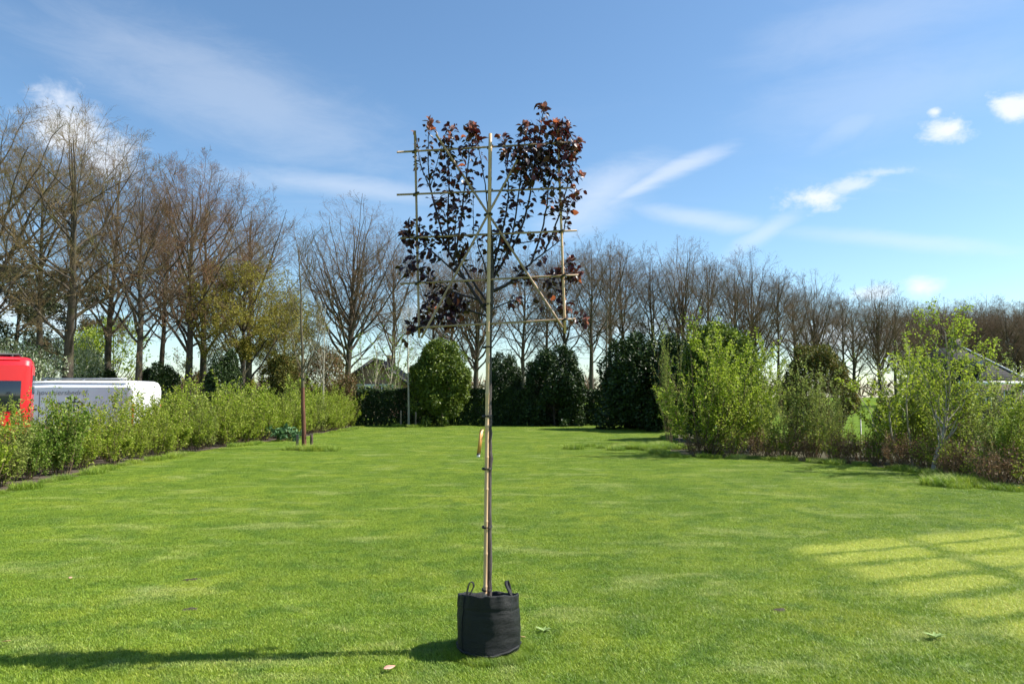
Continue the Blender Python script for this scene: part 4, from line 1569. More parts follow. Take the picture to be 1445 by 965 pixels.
# ------------------------------------------------------------------ houses
def gable_house(name, loc, w, d, hw, hr, wall_m, roof_m, label, rz=0.0, over=0.35):
    """gable faces -y; ridge runs along y"""
    root = empty(name, loc, rz)
    tag(root, label, 'house')
    b = MB()
    V = []
    for y in (-d / 2, d / 2):
        V += [(-w / 2, y, 0), (w / 2, y, 0), (w / 2, y, hw), (0, y, hr - 0.12), (-w / 2, y, hw)]
    b.add(V)
    b.ng += [[0, 1, 2, 3, 4], [9, 8, 7, 6, 5]]
    b.f[4].append(np.array([[0, 4, 9, 5], [1, 6, 7, 2]]))
    b.build('wall', wall_m, root)
    sl = math.atan2(hr - hw, w / 2)
    ln = math.hypot(hr - hw, w / 2) + over
    for sx in (-1, 1):
        r_ = MB()
        c = ln / 2
        r_.box((sx * (c * math.cos(sl)), 0, hr - c * math.sin(sl) + 0.05), (ln, d + 0.7, 0.16), ry=sx * sl)
        r_.build('roof', roof_m, root)
        g = MB()
        g.box((sx * (c * math.cos(sl)), -d / 2 - 0.37, hr - c * math.sin(sl) + 0.02), (ln, 0.04, 0.24), ry=sx * sl)
        g.build('bargeboard', M['black_plastic'], root)
    return root


def window(parent, c, w, h, lintel=True, frame_m=None):
    fr = MB()
    t_ = 0.07
    for dx in (-1, 1):
        fr.box((c[0] + dx * (w / 2 - t_ / 2), c[1] - 0.02, c[2]), (t_, 0.09, h))
    for dz in (-1, 1):
        fr.box((c[0], c[1] - 0.022, c[2] + dz * (h / 2 - t_ / 2)), (w - 2 * t_, 0.09, t_))
    fr.box((c[0], c[1] - 0.02, c[2]), (0.05, 0.07, h - 2 * t_))
    wo_ = fr.build('window', frame_m or M['white_wood'], parent)
    g = MB()
    g.box((c[0], c[1] - 0.005, c[2]), (w - 0.1, 0.02, h - 0.1))
    g.build('pane', M['glass_dark'], wo_)
    if lintel:
        l_ = MB()
        l_.box((c[0], c[1] - 0.04, c[2] + h / 2 + 0.09), (w + 0.3, 0.12, 0.16))
        l_.build('lintel', M['white_wood'], wo_)


HYY = 60.0
hc = at(528, 560, HYY)
bh = gable_house('brick_house', (hc.x, HYY + 4, 0), 5.6, 8.0, 2.9, at(528, 507, HYY).z, M['brick'], M['tile_dark'], 'brick house with dark gable roof beyond the hedge')
window(bh, (-0.75, -4.03, 2.05), 1.25, 1.2)
window(bh, (1.1, -4.03, 2.05), 1.0, 1.2)
wing = MB()
wing.box((4.4, 1.0, 1.35), (3.2, 5.0, 2.7))
wg = wing.build('side_wing', M['brick'], bh)
rf = MB()
ridge = at(560, 521, HYY + 2).z
for sy in (-1, 1):
    an = math.atan2(ridge - 2.7, 2.75)
    ln = math.hypot(ridge - 2.7, 2.75) + 0.3
    r_ = MB()
    r_.box((4.5, 1.0 + sy * ln / 2 * math.cos(an), ridge - ln / 2 * math.sin(an) + 0.05), (3.6, ln, 0.14), rx=-sy * an)
    ro = r_.build('wing_roof', M['tile_grey_and_sunlit'], bh)
    if sy < 0:
        for kx in range(3):
            s_ = MB()
            s_.box((3.4 + kx * 1.08, 1.0 - 0.62 * math.cos(an) - 0.06, ridge - 0.62 * math.sin(an) + 0.17), (1.0, 0.95, 0.04), rx=an)
            s_.build('solar_panel', M['solar'], ro)
gt = MB()
gt.box((4.5, -1.95, 2.62), (3.6, 0.14, 0.12))
gt.build('gutter', M['black_plastic'], bh)
ch = MB()
ch.box((0.3, 2.0, at(528, 507, HYY).z + 0.2), (0.6, 0.6, 1.0))
ch.build('chimney', M['brick'], bh)

# white-gabled house beyond the meadow: hipped dark roof, white fascia
H2Y = 58.0
x0, x1 = at(1352, 560, H2Y).x, at(1455, 560, H2Y).x
xr0, xr1 = at(1364, 560, H2Y).x, at(1406, 560, H2Y).x
zr = at(1405, 491, H2Y + 4).z
root = empty('white_house', ((x0 + x1) / 2, H2Y + 4, 0))
tag(root, 'white house with steep dark tiled roof beyond the birch', 'house')
cxh = (x0 + x1) / 2
hwid = (x1 - x0) / 2
w_ = MB()
w_.box((0, 0, 1.5), (2 * hwid - 0.6, 7.4, 3.0))
w_.build('wall', M['grey_brick'], root)
rA, rB = xr0 - cxh, xr1 - cxh
ze = 2.95
V = [(-hwid, -4.1, ze), (hwid, -4.1, ze), (hwid, 4.1, ze), (-hwid, 4.1, ze), (rA, 0, zr), (rB, 0, zr)]
r_ = MB()
r_.add([V[0], V[1], V[5], V[4]], [[0, 1, 2, 3]])
r_.add([V[2], V[3], V[4], V[5]], [[0, 1, 2, 3]])
r_.add([V[3], V[0], V[4]], [[0, 1, 2]])
ro = r_.build('roof', M['tile_dark'], root)
ro.modifiers.new('thick', 'SOLIDIFY').thickness = 0.14
r_ = MB()
r_.add([V[1], V[2], V[5]], [[0, 1, 2]])
rh = r_.build('hip_roof', M['tile_grey_and_sunlit'], root)  # paler than the main slopes: sunlight on this side put into the colour
rh.modifiers.new('thick', 'SOLIDIFY').thickness = 0.13
sk = MB()
pm_ = (np.array(V[1]) + np.array(V[2]) + 2 * np.array(V[5])) / 4
sk.box(tuple(pm_ + [0.03, -0.5, 0.12]), (1.0, 0.8, 0.05), ry=math.atan2(zr - ze, hwid - rB))
sk.build('skylight', M['white_wood'], rh)
fc = MB()
fc.tubes(np.array([np.array(V[5]) + [0, -0.05, 0.06], np.array(V[1]) + [0, -0.06, 0.06]]), np.array([0.07, 0.07]), 6)
fc.build('hip_ridge', M['white_wood'], root)
fa = MB()
fa.box((0, -4.14, ze - 0.06), (2 * hwid + 0.1, 0.06, 0.28))
fa.box((hwid + 0.02, 0, ze - 0.06), (0.06, 8.2, 0.28))
fa.build('fascia', M['white_wood'], root)
dm = MB()
dx = at(1384, 560, H2Y).x - cxh
dm.box((dx, -2.6, 4.35), (1.5, 2.2, 1.1))
dmo = dm.build('dormer', M['tile_dark'], root)
dw = MB()
dw.box((dx, -3.72, 4.35), (1.0, 0.06, 0.75))
dw.build('dormer_window', M['glass_dark'], dmo)
ch = MB()
ch.box((rB - 0.5, 0.2, zr + 0.25), (0.7, 0.6, 1.1))
ch.build('chimney', M['grey_brick'], root)
for k in range(4):
    window(root, (-hwid + 1.3 + k * 1.55, -3.73, 1.55), 0.95, 1.5, False)

# ------------------------------------------------------------------ fence, bench in the meadow gap
root = empty('wire_fence', (10, 24.0, 0))
tag(root, 'thin wire mesh fence between bed and meadow', 'fence')
for k in range(9):
    p = MB()
    p.tubes(np.array([[k * 1.6 - 2, -k * 0.55, -0.02], [k * 1.6 - 2, -k * 0.55, 1.25]]), np.array([0.022, 0.022]), 6, caps=True)
    p.build('post', M['fence'], root)
wm = MB()
for z in np.arange(0.08, 1.25, 0.15):
    wm.tubes(np.array([[-2, 0, z], [10.8, -4.4, z]]), np.array([0.0028, 0.0028]), 3)
for x in np.arange(-2, 10.8, 0.15):
    wm.tubes(np.array([[x, -(x + 2) * 0.34375, 0.05], [x, -(x + 2) * 0.34375, 1.22]]), np.array([0.002, 0.002]), 3)
o = wm.build('wire_mesh', M['fence'], root)
o['kind'] = 'stuff'

by = 20.6
bp_ = at(1366, 560, by)
root = empty('garden_bench', (bp_.x, by, 0), R(-8))
tag(root, 'dark weathered wooden garden bench behind the leaning birch', 'bench')
for k in range(4):
    s_ = MB()
    s_.box((0, -0.24 + k * 0.125, 0.46), (1.5, 0.105, 0.035))
    s_.build('seat_slat', M['oldwood'], root)
for k in range(3):
    s_ = MB()
    s_.box((0, 0.27 + k * 0.03, 0.58 + k * 0.14), (1.5, 0.03, 0.11), rx=R(-12))
    s_.build('back_slat', M['oldwood'], root)
for sx in (-1, 1):
    for yy, hh2 in ((-0.22, 0.44), (0.24, 0.92)):
        l_ = MB()
        l_.box((sx * 0.62, yy + (0.03 if hh2 > .5 else 0), hh2 / 2 - 0.01), (0.09, 0.09, hh2))
        l_.build('leg', M['oldwood'], root)
    a_ = MB()
    a_.box((sx * 0.62, 0, 0.40), (0.07, 0.42, 0.07))
    a_.build('rail', M['oldwood'], root)

# ------------------------------------------------------------------ the potted espalier in the middle of the lawn
D0 = gp(690, 918).y                       # depth of the pot's middle
PX = D0 / 1000.0


def sp(px, py, dy=0.0):
    return np.array(at(px, py, D0 + dy))


pc = Vector((at(689.5, 900, D0).x, D0, 0))
bag = empty('grow_bag', pc)
tag(bag, 'black woven fabric grow bag with two loop handles on the lawn', 'grow bag')
rad = 0.5 * 84.5 * PX
bh_ = at(690, 838, D0).z
ph = rng.uniform(0, 6.28, 12)


def wob(a, z):
    u_ = z / bh_
    return (0.0045 * np.sin(3 * a + ph[0] + 5 * u_) + 0.0022 * np.sin(5 * a + ph[1] - 5 * u_) + 0.0012 * np.sin(9 * a + ph[2] + 9 * u_)
            + 0.0009 * np.sin(2 * a + 34 * u_ + ph[3]) * np.sin(a * 1.0 + ph[4]) + 0.004 * u_ ** 6 * np.sin(17 * a + ph[5])
            + 0.003 * np.exp(-((u_ - 0.72) / 0.03) ** 2) * np.sin(a + 0.5) - 0.004 * np.exp(-((u_ - 0.78) / 0.02) ** 2))


zs = np.linspace(0.03, 1.0, 44)
prof = [(rad * 1.0 + 0.005 * math.sin(u_ * 3.0) - 0.003 * u_ ** 2, u_ * bh_) for u_ in zs]
prof = [(rad * 0.99, 0.004)] + prof + [(prof[-1][0] - 0.006, bh_ + 0.003), (prof[-1][0] - 0.014, bh_ - 0.002), (prof[-1][0] - 0.016, bh_ * 0.88)]
b_ = MB()


def rim_tilt(V_):
    """the soft rim stands higher in front and sags at the back, with an uneven edge"""
    V_ = V_.copy()
    a4 = np.arctan2(V_[:, 1], V_[:, 0])
    u4 = np.clip(V_[:, 2] / bh_, 0, 1.05)
    V_[:, 2] += u4 ** 2 * (-V_[:, 1] / rad * 0.042 + 0.004 * np.sin(5 * a4 + 1) + 0.0025 * np.sin(11 * a4))
    return V_


b_.lathe(prof, 96, wob=wob, shape=rim_tilt)
b_.build('bag_wall', M['bag'], bag, smooth=True)
# stitched hem at the foot and band at the top, a vertical seam
sm_ = MB()
a_ = np.linspace(0, 2 * math.pi, 73)
hr_ = rad * 1.015 + 0.004 * np.sin(7 * a_) + 0.003 * np.sin(13 * a_ + 1)
sm_.tubes(np.stack([hr_ * np.cos(a_), hr_ * np.sin(a_), 0.040 + 0.006 * np.sin(2 * a_ + 1) + 0.028 * np.clip(np.cos(a_ - 0.1), 0, 1) * np.clip(-np.sin(a_) + .3, 0, 1)], 1), np.full(73, 0.009), 6)
sm_.build('bottom_hem', M['bag'], bag, smooth=True)
sm_ = MB()
an_ = R(-90 - 52)
zz_ = np.linspace(0.03, bh_ - 0.01, 20)
rz_ = np.array([np.interp(z, [p[1] for p in prof[:45]], [p[0] for p in prof[:45]]) for z in zz_]) + np.array([float(wob(np.array([an_]), z)[0]) for z in zz_]) + 0.001
sm_.tubes(np.stack([rz_ * math.cos(an_), rz_ * math.sin(an_), zz_ + (zz_ / bh_) ** 2 * 0.030], 1), np.full(20, 0.005), 5)
sm_.build('side_seam', M['bag'], bag, smooth=True)
so_ = MB()
rings_ = [(rad * k, bh_ - 0.085 + 0.012 * (1 - k)) for k in (0.97, 0.8, 0.6, 0.4, 0.2, 0.02)]
so_.lathe(rings_, 40, wob=lambda a, z: 0.004 * np.sin(7 * a + z * 90))
so_.build('potting_soil', M['bag_soil'], bag, smooth=True)


def strap(pts_, w_dir, name):
    """flat webbing loop"""
    pts_ = np.array(pts_)
    n_ = len(pts_)
    t_ = np.linspace(0, 1, n_)
    u2 = np.linspace(0, 1, 28)
    # Catmull-like smoothing
    P_ = np.stack([np.interp(u2, t_, pts_[:, j]) for j in range(3)], 1)
    for _ in range(3):
        P_[1:-1] = (P_[:-2] + 2 * P_[1:-1] + P_[2:]) / 4
    w_ = np.array(w_dir) / np.linalg.norm(w_dir) * 0.011
    T_ = unit(np.gradient(P_, axis=0))
    nn = unit(np.cross(T_, w_))
    th = 0.0022
    V_ = np.stack([P_ - w_ - nn * th, P_ + w_ - nn * th, P_ + w_ + nn * th, P_ - w_ + nn * th], 1).reshape(-1, 3)
    F_ = []
    for j in range(27):
        for k in range(4):
            F_.append([j * 4 + k, j * 4 + (k + 1) % 4, (j + 1) * 4 + (k + 1) % 4, (j + 1) * 4 + k])
    s_ = MB()
    s_.add(V_, F_)
    return s_.build(name, M['bag'], bag)


def relp(px, py, dy):
    return sp(px, py, dy) - np.array(pc)


strap([relp(658, 845, -0.11), relp(659.5, 832, -0.112), relp(662, 822.5, -0.10), relp(665, 820, -0.09), relp(668, 822, -0.085), relp(669, 827, -0.085), relp(665, 834, -0.095), relp(661, 845, -0.10)],
      (0.35, 1, 0.0), 'handle')
strap([relp(723, 845, -0.06), relp(719, 834, -0.05), relp(715, 827, -0.02), relp(713.5, 820, 0.0), relp(716, 818.5, 0.03), relp(718, 824, 0.05), relp(720, 832, 0.06), relp(722, 845, 0.06)],
      (1, 0.3, 0.1), 'handle')

# ---- bamboo frame
fr_root = empty('bamboo_frame', (at(684, 838, D0).x, D0, bh_ - 0.06))
tag(fr_root, 'bamboo cane frame of crossed and level canes tied to the plum tree', 'frame')
fo = np.array(fr_root.location)


def cane(p0, p1, r, m, name='cane', n=26, bend=0.0, nodes=0.22):
    p0, p1 = np.array(p0) - fo, np.array(p1) - fo
    s_ = np.linspace(0, 1, n)
    P_ = p0[None] * (1 - s_[:, None]) + p1[None] * s_[:, None]
    P_[:, 1] += bend * np.sin(s_ * math.pi)
    Ln = np.linalg.norm(p1 - p0)
    # swollen nodes
    k_ = max(2, int(Ln / nodes))
    ss, rr2 = [0.0], [r]
    for j in range(k_):
        c_ = (j + 0.5) / k_
        e = 0.006 / Ln
        ss += [c_ - 2 * e, c_ - e * 0.6, c_, c_ + e * 0.6, c_ + 2 * e]
        rr2 += [r, r * 1.13, r * 1.16, r * 1.08, r * 0.98]
    ss += [1.0]
    rr2 += [r * 0.9]
    ss = np.array(ss)
    PP = np.stack([np.interp(ss, s_, P_[:, j]) for j in range(3)], 1)
    q_ = MB()
    q_.tubes(PP, np.array(rr2), 9, caps=True)
    return q_.build(name, m, fr_root, smooth=True)


FD = -0.03
cane(sp(684.5, 850, -0.045), sp(692, 189, -0.05), 0.0138, M['bamboo'], 'main_stake', bend=-0.006)
cane(sp(585.5, 185, FD + 0.02), sp(591.5, 477, FD + 0.02), 0.0086, M['cane_old'])
cane(sp(787, 182, FD + 0.02), sp(797.5, 470, FD + 0.02), 0.0095, M['bamboo'])
HC = [((560, 215), (806, 201)), ((560, 275), (811, 265)), ((565, 336), (814, 325.5)), ((564, 400.5), (816, 388)), ((590, 462), (812, 450))]
for k, (a_, b2) in enumerate(HC):
    cane(sp(*a_, FD - 0.005), sp(*b2, FD - 0.005), 0.0075, M['cane_old'])
cane(sp(615.5, 190, FD - 0.028), sp(794, 462, FD - 0.028), 0.0085, M['cane_old'])
cane(sp(730, 226, FD - 0.05), sp(594.5, 477, FD - 0.05), 0.0085, M['cane_old'])


def tie(px, py, r, dy=0.0, tilt=0.3, kind='tie', deep=1.0):
    c_ = sp(px, py, dy) - fo
    a2 = np.linspace(0, 2 * math.pi, 15)
    q_ = MB()
    for dz in (-0.0035, 0.0035):
        q_.tubes(np.stack([c_[0] + r * np.cos(a2), c_[1] + deep * r * np.sin(a2), c_[2] + dz + tilt * r * 0.5 * np.cos(a2)], 1), np.full(15, 0.0036), 5)
    return q_.build(kind, M['tie'], fr_root)


for py in (831, 743, 661, 587, 490, 430):
    tie(687.2, py, 0.034, -0.022, 0.1, deep=1.4)
for (a_, b2) in HC:
    for vx0, vy0, vx1, vy1 in ((585.5, 185, 591.5, 477), (787, 182, 797.5, 470), (684.5, 850, 692, 189)):
        yy = (a_[1] + b2[1]) / 2
        xx = vx0 + (vx1 - vx0) * (yy - vy0) / (vy1 - vy0)
        yy = a_[1] + (b2[1] - a_[1]) * (xx - a_[0]) / (b2[0] - a_[0])
        tie(xx, yy, 0.021, FD, 0.9)
tie(689, 303, 0.030, FD - 0.03, 0.2)

# ---- hanging plant label
lb = MB()
l0, l1 = sp(679, 606, -0.085), sp(674.5, 642, -0.085)
lw = 0.018
for k, (wk, off) in enumerate(((lw, 0.0), (lw, 0.012))):
    dx_ = np.array([wk / 2, 0.004, 0])
    o_ = np.array([off * 0.6, off, 0])
    V_ = np.array([l0 - dx_ + o_, l0 + dx_ + o_, l1 + dx_ + o_, l1 - dx_ + o_])
    b3 = np.array([0, 0.0012, 0])
    lb.add(np.concatenate([V_ - b3, V_ + b3]), [[0, 1, 2, 3], [7, 6, 5, 4], [0, 4, 5, 1], [1, 5, 6, 2], [2, 6, 7, 3], [3, 7, 4, 0]])
lroot = empty('plant_label', tuple(l0))
tag(lroot, 'narrow orange-yellow plant label strip hanging on the tree stem', 'label')
strip = lb.build('label_strip', plain('label_orange', (0.55, 0.27, 0.07), 0.4, var=0.1), lroot)
strip.location = tuple(-l0)
e_ = MB()
e_.box(tuple(l1 + np.array([0.003, 0.004, -0.006])), (0.022, 0.02, 0.016))
eo = e_.build('label_clip', plain('label_white', (0.72, 0.72, 0.70), 0.4, var=0.05), lroot)
eo.location = tuple(-l0)
e_ = MB()
e_.box(tuple(l1 + np.array([0.003, 0.003, 0.006])), (0.021, 0.021, 0.012))
eo = e_.build('label_print', M['letter_black'], lroot)
eo.location = tuple(-l0)
e_ = MB()
e_.tubes(np.array([l0 + [0, 0.006, 0], sp(681.5, 604, -0.07), sp(685, 603, -0.066)]), np.full(3, 0.0015), 4)
eo = e_.build('label_loop', M['tie'], lroot)
eo.location = tuple(-l0)

# ---- the purple-leaved plum itself
troot = empty('plum_tree', (at(691, 838, D0).x, D0, bh_ - 0.06))
to = np.array(troot.location)
tag(troot, 'purple-leaved plum trained flat on a bamboo frame in a black bag', 'tree')
trunk_px = [(689.5, 850, 0.0), (690, 780, 0.0), (689.5, 700, 0.002), (690.5, 640, 0.0), (689.5, 590, 0.0), (690, 520, 0.0), (690.5, 460, 0.0), (692.5, 420, 0.0), (693, 390, 0.0), (693.5, 350, 0.01), (692, 318, 0.015)]
tp = np.array([sp(*p) for p in trunk_px]) - to
u2 = np.linspace(0, 1, 60)
tp2 = np.stack([np.interp(u2, np.linspace(0, 1, len(tp)), tp[:, j]) for j in range(3)], 1)
tr2 = np.interp(u2, [0, 0.2, 0.5, 0.75, 0.85, 1.0], [0.0225, 0.020, 0.019, 0.020, 0.0185, 0.010])
tr2 = tr2 * (1 + 0.06 * rng.normal(size=60))
for zpx in (596, 612, 648):       # knots where side shoots were cut
    z_ = (sp(690, zpx) - to)[2]
    tr2 += 0.007 * np.exp(-((tp2[:, 2] - z_) / 0.02) ** 2)
tm = MB()
tm.tubes(tp2, tr2, 12)
tm.build('trunk', M['plum_bark'], troot, smooth=True)

# limbs and shoots as seen on the frame: (points, base radius, leaf count, young tip leaves)
SHOOTS = [
    ([(692, 446), (676, 424), (656, 394), (640, 368), (627, 346), (618, 306), (607, 264), (594, 238), (587, 190)], 0.010, 34, 3),
    ([(620, 316), (606, 262), (604, 225), (605, 190), (607, 171)], 0.005, 20, 8),
    ([(633, 356), (632, 300), (634, 255), (632, 215), (637, 180)], 0.006, 44, 7),
    ([(640, 368), (650, 320), (655, 270), (662, 226), (661, 200), (664, 182)], 0.006, 40, 9),
    ([(689, 300), (685, 262), (678, 222), (672, 196), (668, 178)], 0.004, 26, 9),
    ([(668, 330), (668, 300), (667, 262)], 0.003, 10, 0),
    ([(607, 264), (618, 225), (629, 188)], 0.003, 8, 1),
    ([(691, 430), (668, 400), (648, 366), (641, 330), (645, 295)], 0.008, 48, 0),
    ([(656, 394), (628, 372), (604, 350), (584, 338), (570, 330)], 0.006, 40, 5),
    ([(604, 350), (586, 362), (576, 374), (572, 384)], 0.004, 26, 0),
    ([(627, 346), (612, 335), (596, 322), (578, 318)], 0.004, 26, 2),
    ([(676, 424), (650, 416), (622, 404), (604, 392), (592, 378)], 0.006, 36, 0),
    ([(622, 404), (606, 420), (598, 440), (594, 458)], 0.004, 30, 0),
    ([(691, 448), (664, 438), (636, 440), (610, 452), (590, 460), (578, 466)], 0.006, 42, 6),
    ([(650, 416), (640, 432), (630, 450), (634, 462)], 0.004, 34, 7),
    ([(664, 438), (650, 430), (630, 424)], 0.003, 34, 0),
    ([(620, 446), (592, 456), (570, 480)], 0.005, 3, 0),
    ([(693, 405), (683, 372), (672, 340), (676, 318)], 0.006, 16, 0),
    ([(694, 412), (716, 402), (735, 386), (750, 370), (768, 357), (792, 338)], 0.0105, 18, 2),
    ([(694, 396), (712, 366), (728, 340), (738, 316), (748, 280), (752, 240), (760, 200), (766, 160), (767, 152)], 0.008, 50, 8),
    ([(694, 384), (703, 350), (712, 312), (718, 280), (716, 250), (712, 215), (711, 192)], 0.007, 44, 5),
    ([(712, 366), (724, 330), (731, 280), (737, 230), (741, 195), (742, 176)], 0.006, 46, 7),
    ([(750, 370), (764, 330), (772, 290), (775, 250), (778, 205), (784, 172)], 0.006, 46, 8),
    ([(768, 357), (780, 330), (792, 296), (801, 262), (807, 230), (812, 206)], 0.006, 34, 10),
    ([(792, 338), (799, 310), (805, 290), (815, 272)], 0.004, 18, 7),
    ([(752, 240), (736, 222), (724, 214), (714, 216)], 0.003, 18, 2),
    ([(775, 250), (792, 234), (806, 218), (818, 200)], 0.003, 24, 9),
    ([(778, 205), (792, 190), (802, 176)], 0.003, 20, 7),
    ([(748, 262), (762, 236), (768, 210)], 0.003, 26, 0),
    ([(800, 262), (812, 252), (820, 248)], 0.0025, 8, 6),
    ([(694, 398), (703, 370), (712, 352), (722, 336)], 0.004, 30, 0),
    ([(735, 386), (752, 394), (772, 396), (788, 390), (806, 384), (818, 388)], 0.005, 42, 7),
    ([(788, 390), (800, 376), (806, 366)], 0.003, 14, 4),
    ([(728, 344), (752, 340), (772, 334), (786, 330)], 0.004, 20, 4),
    ([(716, 402), (735, 396), (752, 392)], 0.003, 24, 0),
    ([(692, 438), (712, 428), (728, 424), (748, 428), (764, 432)], 0.004, 5, 0),
    ([(715, 428), (722, 425), (730, 424)], 0.003, 9, 2),
    ([(772, 396), (784, 412), (794, 428), (800, 436)], 0.003, 22, 6),
    ([(786, 446), (804, 452), (818, 450), (826, 452)], 0.003, 16, 7),
    ([(693, 370), (700, 344), (704, 330)], 0.003, 16, 0),
]
sm_ = MB()
LP_, LD_, LN_, LS_, LK_ = [], [], [], [], []
for pts_, r0, nl, tips in SHOOTS:
    dy_ = rng.normal() * 0.055 if len(pts_) < 8 else rng.normal() * 0.02
    n_ = len(pts_)
    P_ = np.array([sp(x, y, 0.012 + dy_ * (j / (n_ - 1))) for j, (x, y) in enumerate(pts_)]) - to
    u2 = np.linspace(0, 1, n_ * 5)
    Q = np.stack([np.interp(u2, np.linspace(0, 1, n_), P_[:, j]) for j in range(3)], 1)
    for _ in range(4):
        Q[1:-1] = (Q[:-2] + 2 * Q[1:-1] + Q[2:]) / 4
    Q[1:-1] += rng.normal(size=Q[1:-1].shape) * 0.0015
    sm_.tubes(Q, np.maximum(r0 * 1.3 * (1 - 0.8 * u2), 0.0022), 6)
    L_ = np.linalg.norm(np.diff(Q, axis=0), axis=1).sum()
    nl = int(nl * 1.8)
    tips = int(tips * 2.2)
    for j in range(nl + tips):
        young = j >= nl
        t_ = (1 - 0.22 * rng.uniform() ** 1.7) if young else (rng.uniform(0.30, 1.0) if n_ > 4 else rng.uniform(0.12, 1.0))
        f_ = t_ * (len(Q) - 1)
        i0 = min(int(f_), len(Q) - 2)
        p_ = Q[i0] + (Q[i0 + 1] - Q[i0]) * (f_ - i0)
        T_ = unit(Q[i0 + 1] - Q[i0])
        side = unit(np.cross(T_, rng.normal(size=3)))
        if young:
            D_ = unit(T_ * 0.9 + side * 0.8 + np.array([0, 0, 0.3]))
            off = 0.004
            sz_ = rng.uniform(0.030, 0.048)
        else:
            # short spur, then the leaf on its stalk
            off = rng.uniform(0.006, 0.05 if nl > 15 else 0.02)
            D_ = unit(side + T_ * 0.25 + np.array([0, 0, rng.uniform(-0.9, 0.25)]))
            sz_ = rng.uniform(0.029, 0.057)
        st_ = unit(side + T_ * 0.6 + np.array([0, 0, 0.25])) * off
        sm_.tubes(np.array([p_, p_ + st_ * 0.6, p_ + st_]), np.array([0.0012, 0.0009, 0.0007]), 3)
        LP_.append(p_ + st_)
        LD_.append(D_)
        LN_.append(unit(rng.normal(size=3) * 0.7 + np.array([0.25, -0.2, 0.9])))
        LS_.append(sz_)
        LK_.append(2 if young else (1 if rng.uniform() < 0.04 else 0))
# the thick crown of leaves at the upper right
CL = [(768, 215, 46, 42, 260), (790, 200, 26, 30, 70), (745, 235, 30, 26, 100), (638, 262, 26, 46, 80), (645, 210, 30, 22, 34), (636, 305, 22, 26, 46), (592, 340, 24, 16, 26), (628, 425, 22, 20, 34),
      (640, 440, 22, 14, 26), (800, 388, 16, 10, 16), (790, 272, 22, 26, 26), (646, 345, 22, 24, 34), (712, 330, 22, 26, 24)]
for cx_, cy_, rx_, ry_, n_ in CL:
    for j in range(n_):
        a2, r2 = rng.uniform(0, 6.28), math.sqrt(rng.uniform())
        p_ = sp(cx_ + rx_ * r2 * math.cos(a2), cy_ + ry_ * r2 * math.sin(a2), rng.normal() * 0.075) - to
        D_ = unit(rng.normal(size=3) + np.array([0, 0, -0.5]))
        LP_.append(p_)
        LD_.append(D_)
        LN_.append(unit(rng.normal(size=3) * 0.7 + np.array([0.25, -0.2, 0.9])))
        LS_.append(rng.uniform(0.031, 0.061))
        LK_.append(1 if rng.uniform() < 0.035 else 0)
        st_ = unit(-D_ + rng.normal(size=3) * 0.4) * rng.uniform(0.02, 0.06)
        sm_.tubes(np.array([p_, p_ + st_ * 0.5, p_ + st_]), np.array([0.0008, 0.0012, 0.0014]), 3)
sm_.build('shoots', M['plum_shoot'], troot, smooth=True)
LP_, LD_, LN_, LS_, LK_ = map(np.array, (LP_, LD_, LN_, LS_, LK_))


def plum_leaf(width, curl, fold):
    """unit leaf along +y, normal +z"""
    s_ = np.array([0.0, 0.12, 0.35, 0.6, 0.82, 1.0])
    w_ = np.array([0.0, 0.55, 1.0, 0.88, 0.45, 0.0]) * width / 2
    z_ = -curl * s_ ** 2
    V_, F_ = [(0, 0, 0)], []
    for k in range(1, 5):
        V_ += [(-w_[k], s_[k], z_[k] + fold * w_[k]), (0, s_[k], z_[k]), (w_[k], s_[k], z_[k] + fold * w_[k])]
    V_.append((0, 1.0, z_[5]))
    F3, F4 = [[0, 2, 1], [0, 3, 2]], []
    for k in range(3):
        a3 = 1 + 3 * k
        F4 += [[a3, a3 + 1, a3 + 4, a3 + 3], [a3 + 1, a3 + 2, a3 + 5, a3 + 4]]
    F3 += [[10, 11, 13], [11, 12, 13]]
    return np.array(V_, float), np.array(F3), np.array(F4)


VARS = [plum_leaf(0.74, 0.16, 0.35), plum_leaf(0.66, 0.34, 0.5), plum_leaf(0.80, 0.05, 0.25), plum_leaf(0.58, 0.24, 0.7)]
leaf_mesh = {}
lm_ = [M['leaf_plum'], M['leaf_plum_red'], M['leaf_plum_tip']]
for v_ in range(4):
    for k in range(3):
        b3 = MB()
        b3.add(*VARS[v_])
        me = b3.mesh('leaf', True)
        me.materials.append(lm_[k])
        leaf_mesh[v_, k] = me
ordr = np.argsort(-LS_ * (1 + 0.25 * (LP_[:, 1] < 0)))
nsep = 300
rest = [MB(), MB(), MB()]
for rank, j in enumerate(ordr):
    d_, n3 = LD_[j], LN_[j]
    s3 = unit(np.cross(d_, n3))
    n3 = np.cross(s3, d_)
    sz_ = LS_[j]
    v_ = int(rng.integers(0, 4))
    k = int(LK_[j])
    if rank < nsep:
        o_ = bpy.data.objects.new('leaf', leaf_mesh[v_, k])
        COL.objects.link(o_)
        o_.parent = troot
        m4 = np.eye(4)
        m4[:3, 0], m4[:3, 1], m4[:3, 2], m4[:3, 3] = s3 * sz_, d_ * sz_, n3 * sz_, LP_[j]
        o_.matrix_local = Matrix(m4.tolist())
    else:
        V_, F3, F4 = VARS[v_]
        rest[k].add((V_[:, :1] * s3 + V_[:, 1:2] * d_ + V_[:, 2:] * n3) * sz_ + LP_[j], F3, F4)
for k, nm in enumerate(('purple_foliage', 'red_foliage', 'young_tip_foliage')):
    if rest[k].n:
        o_ = rest[k].build(nm, lm_[k], troot, smooth=True)
        o_['kind'] = 'stuff'

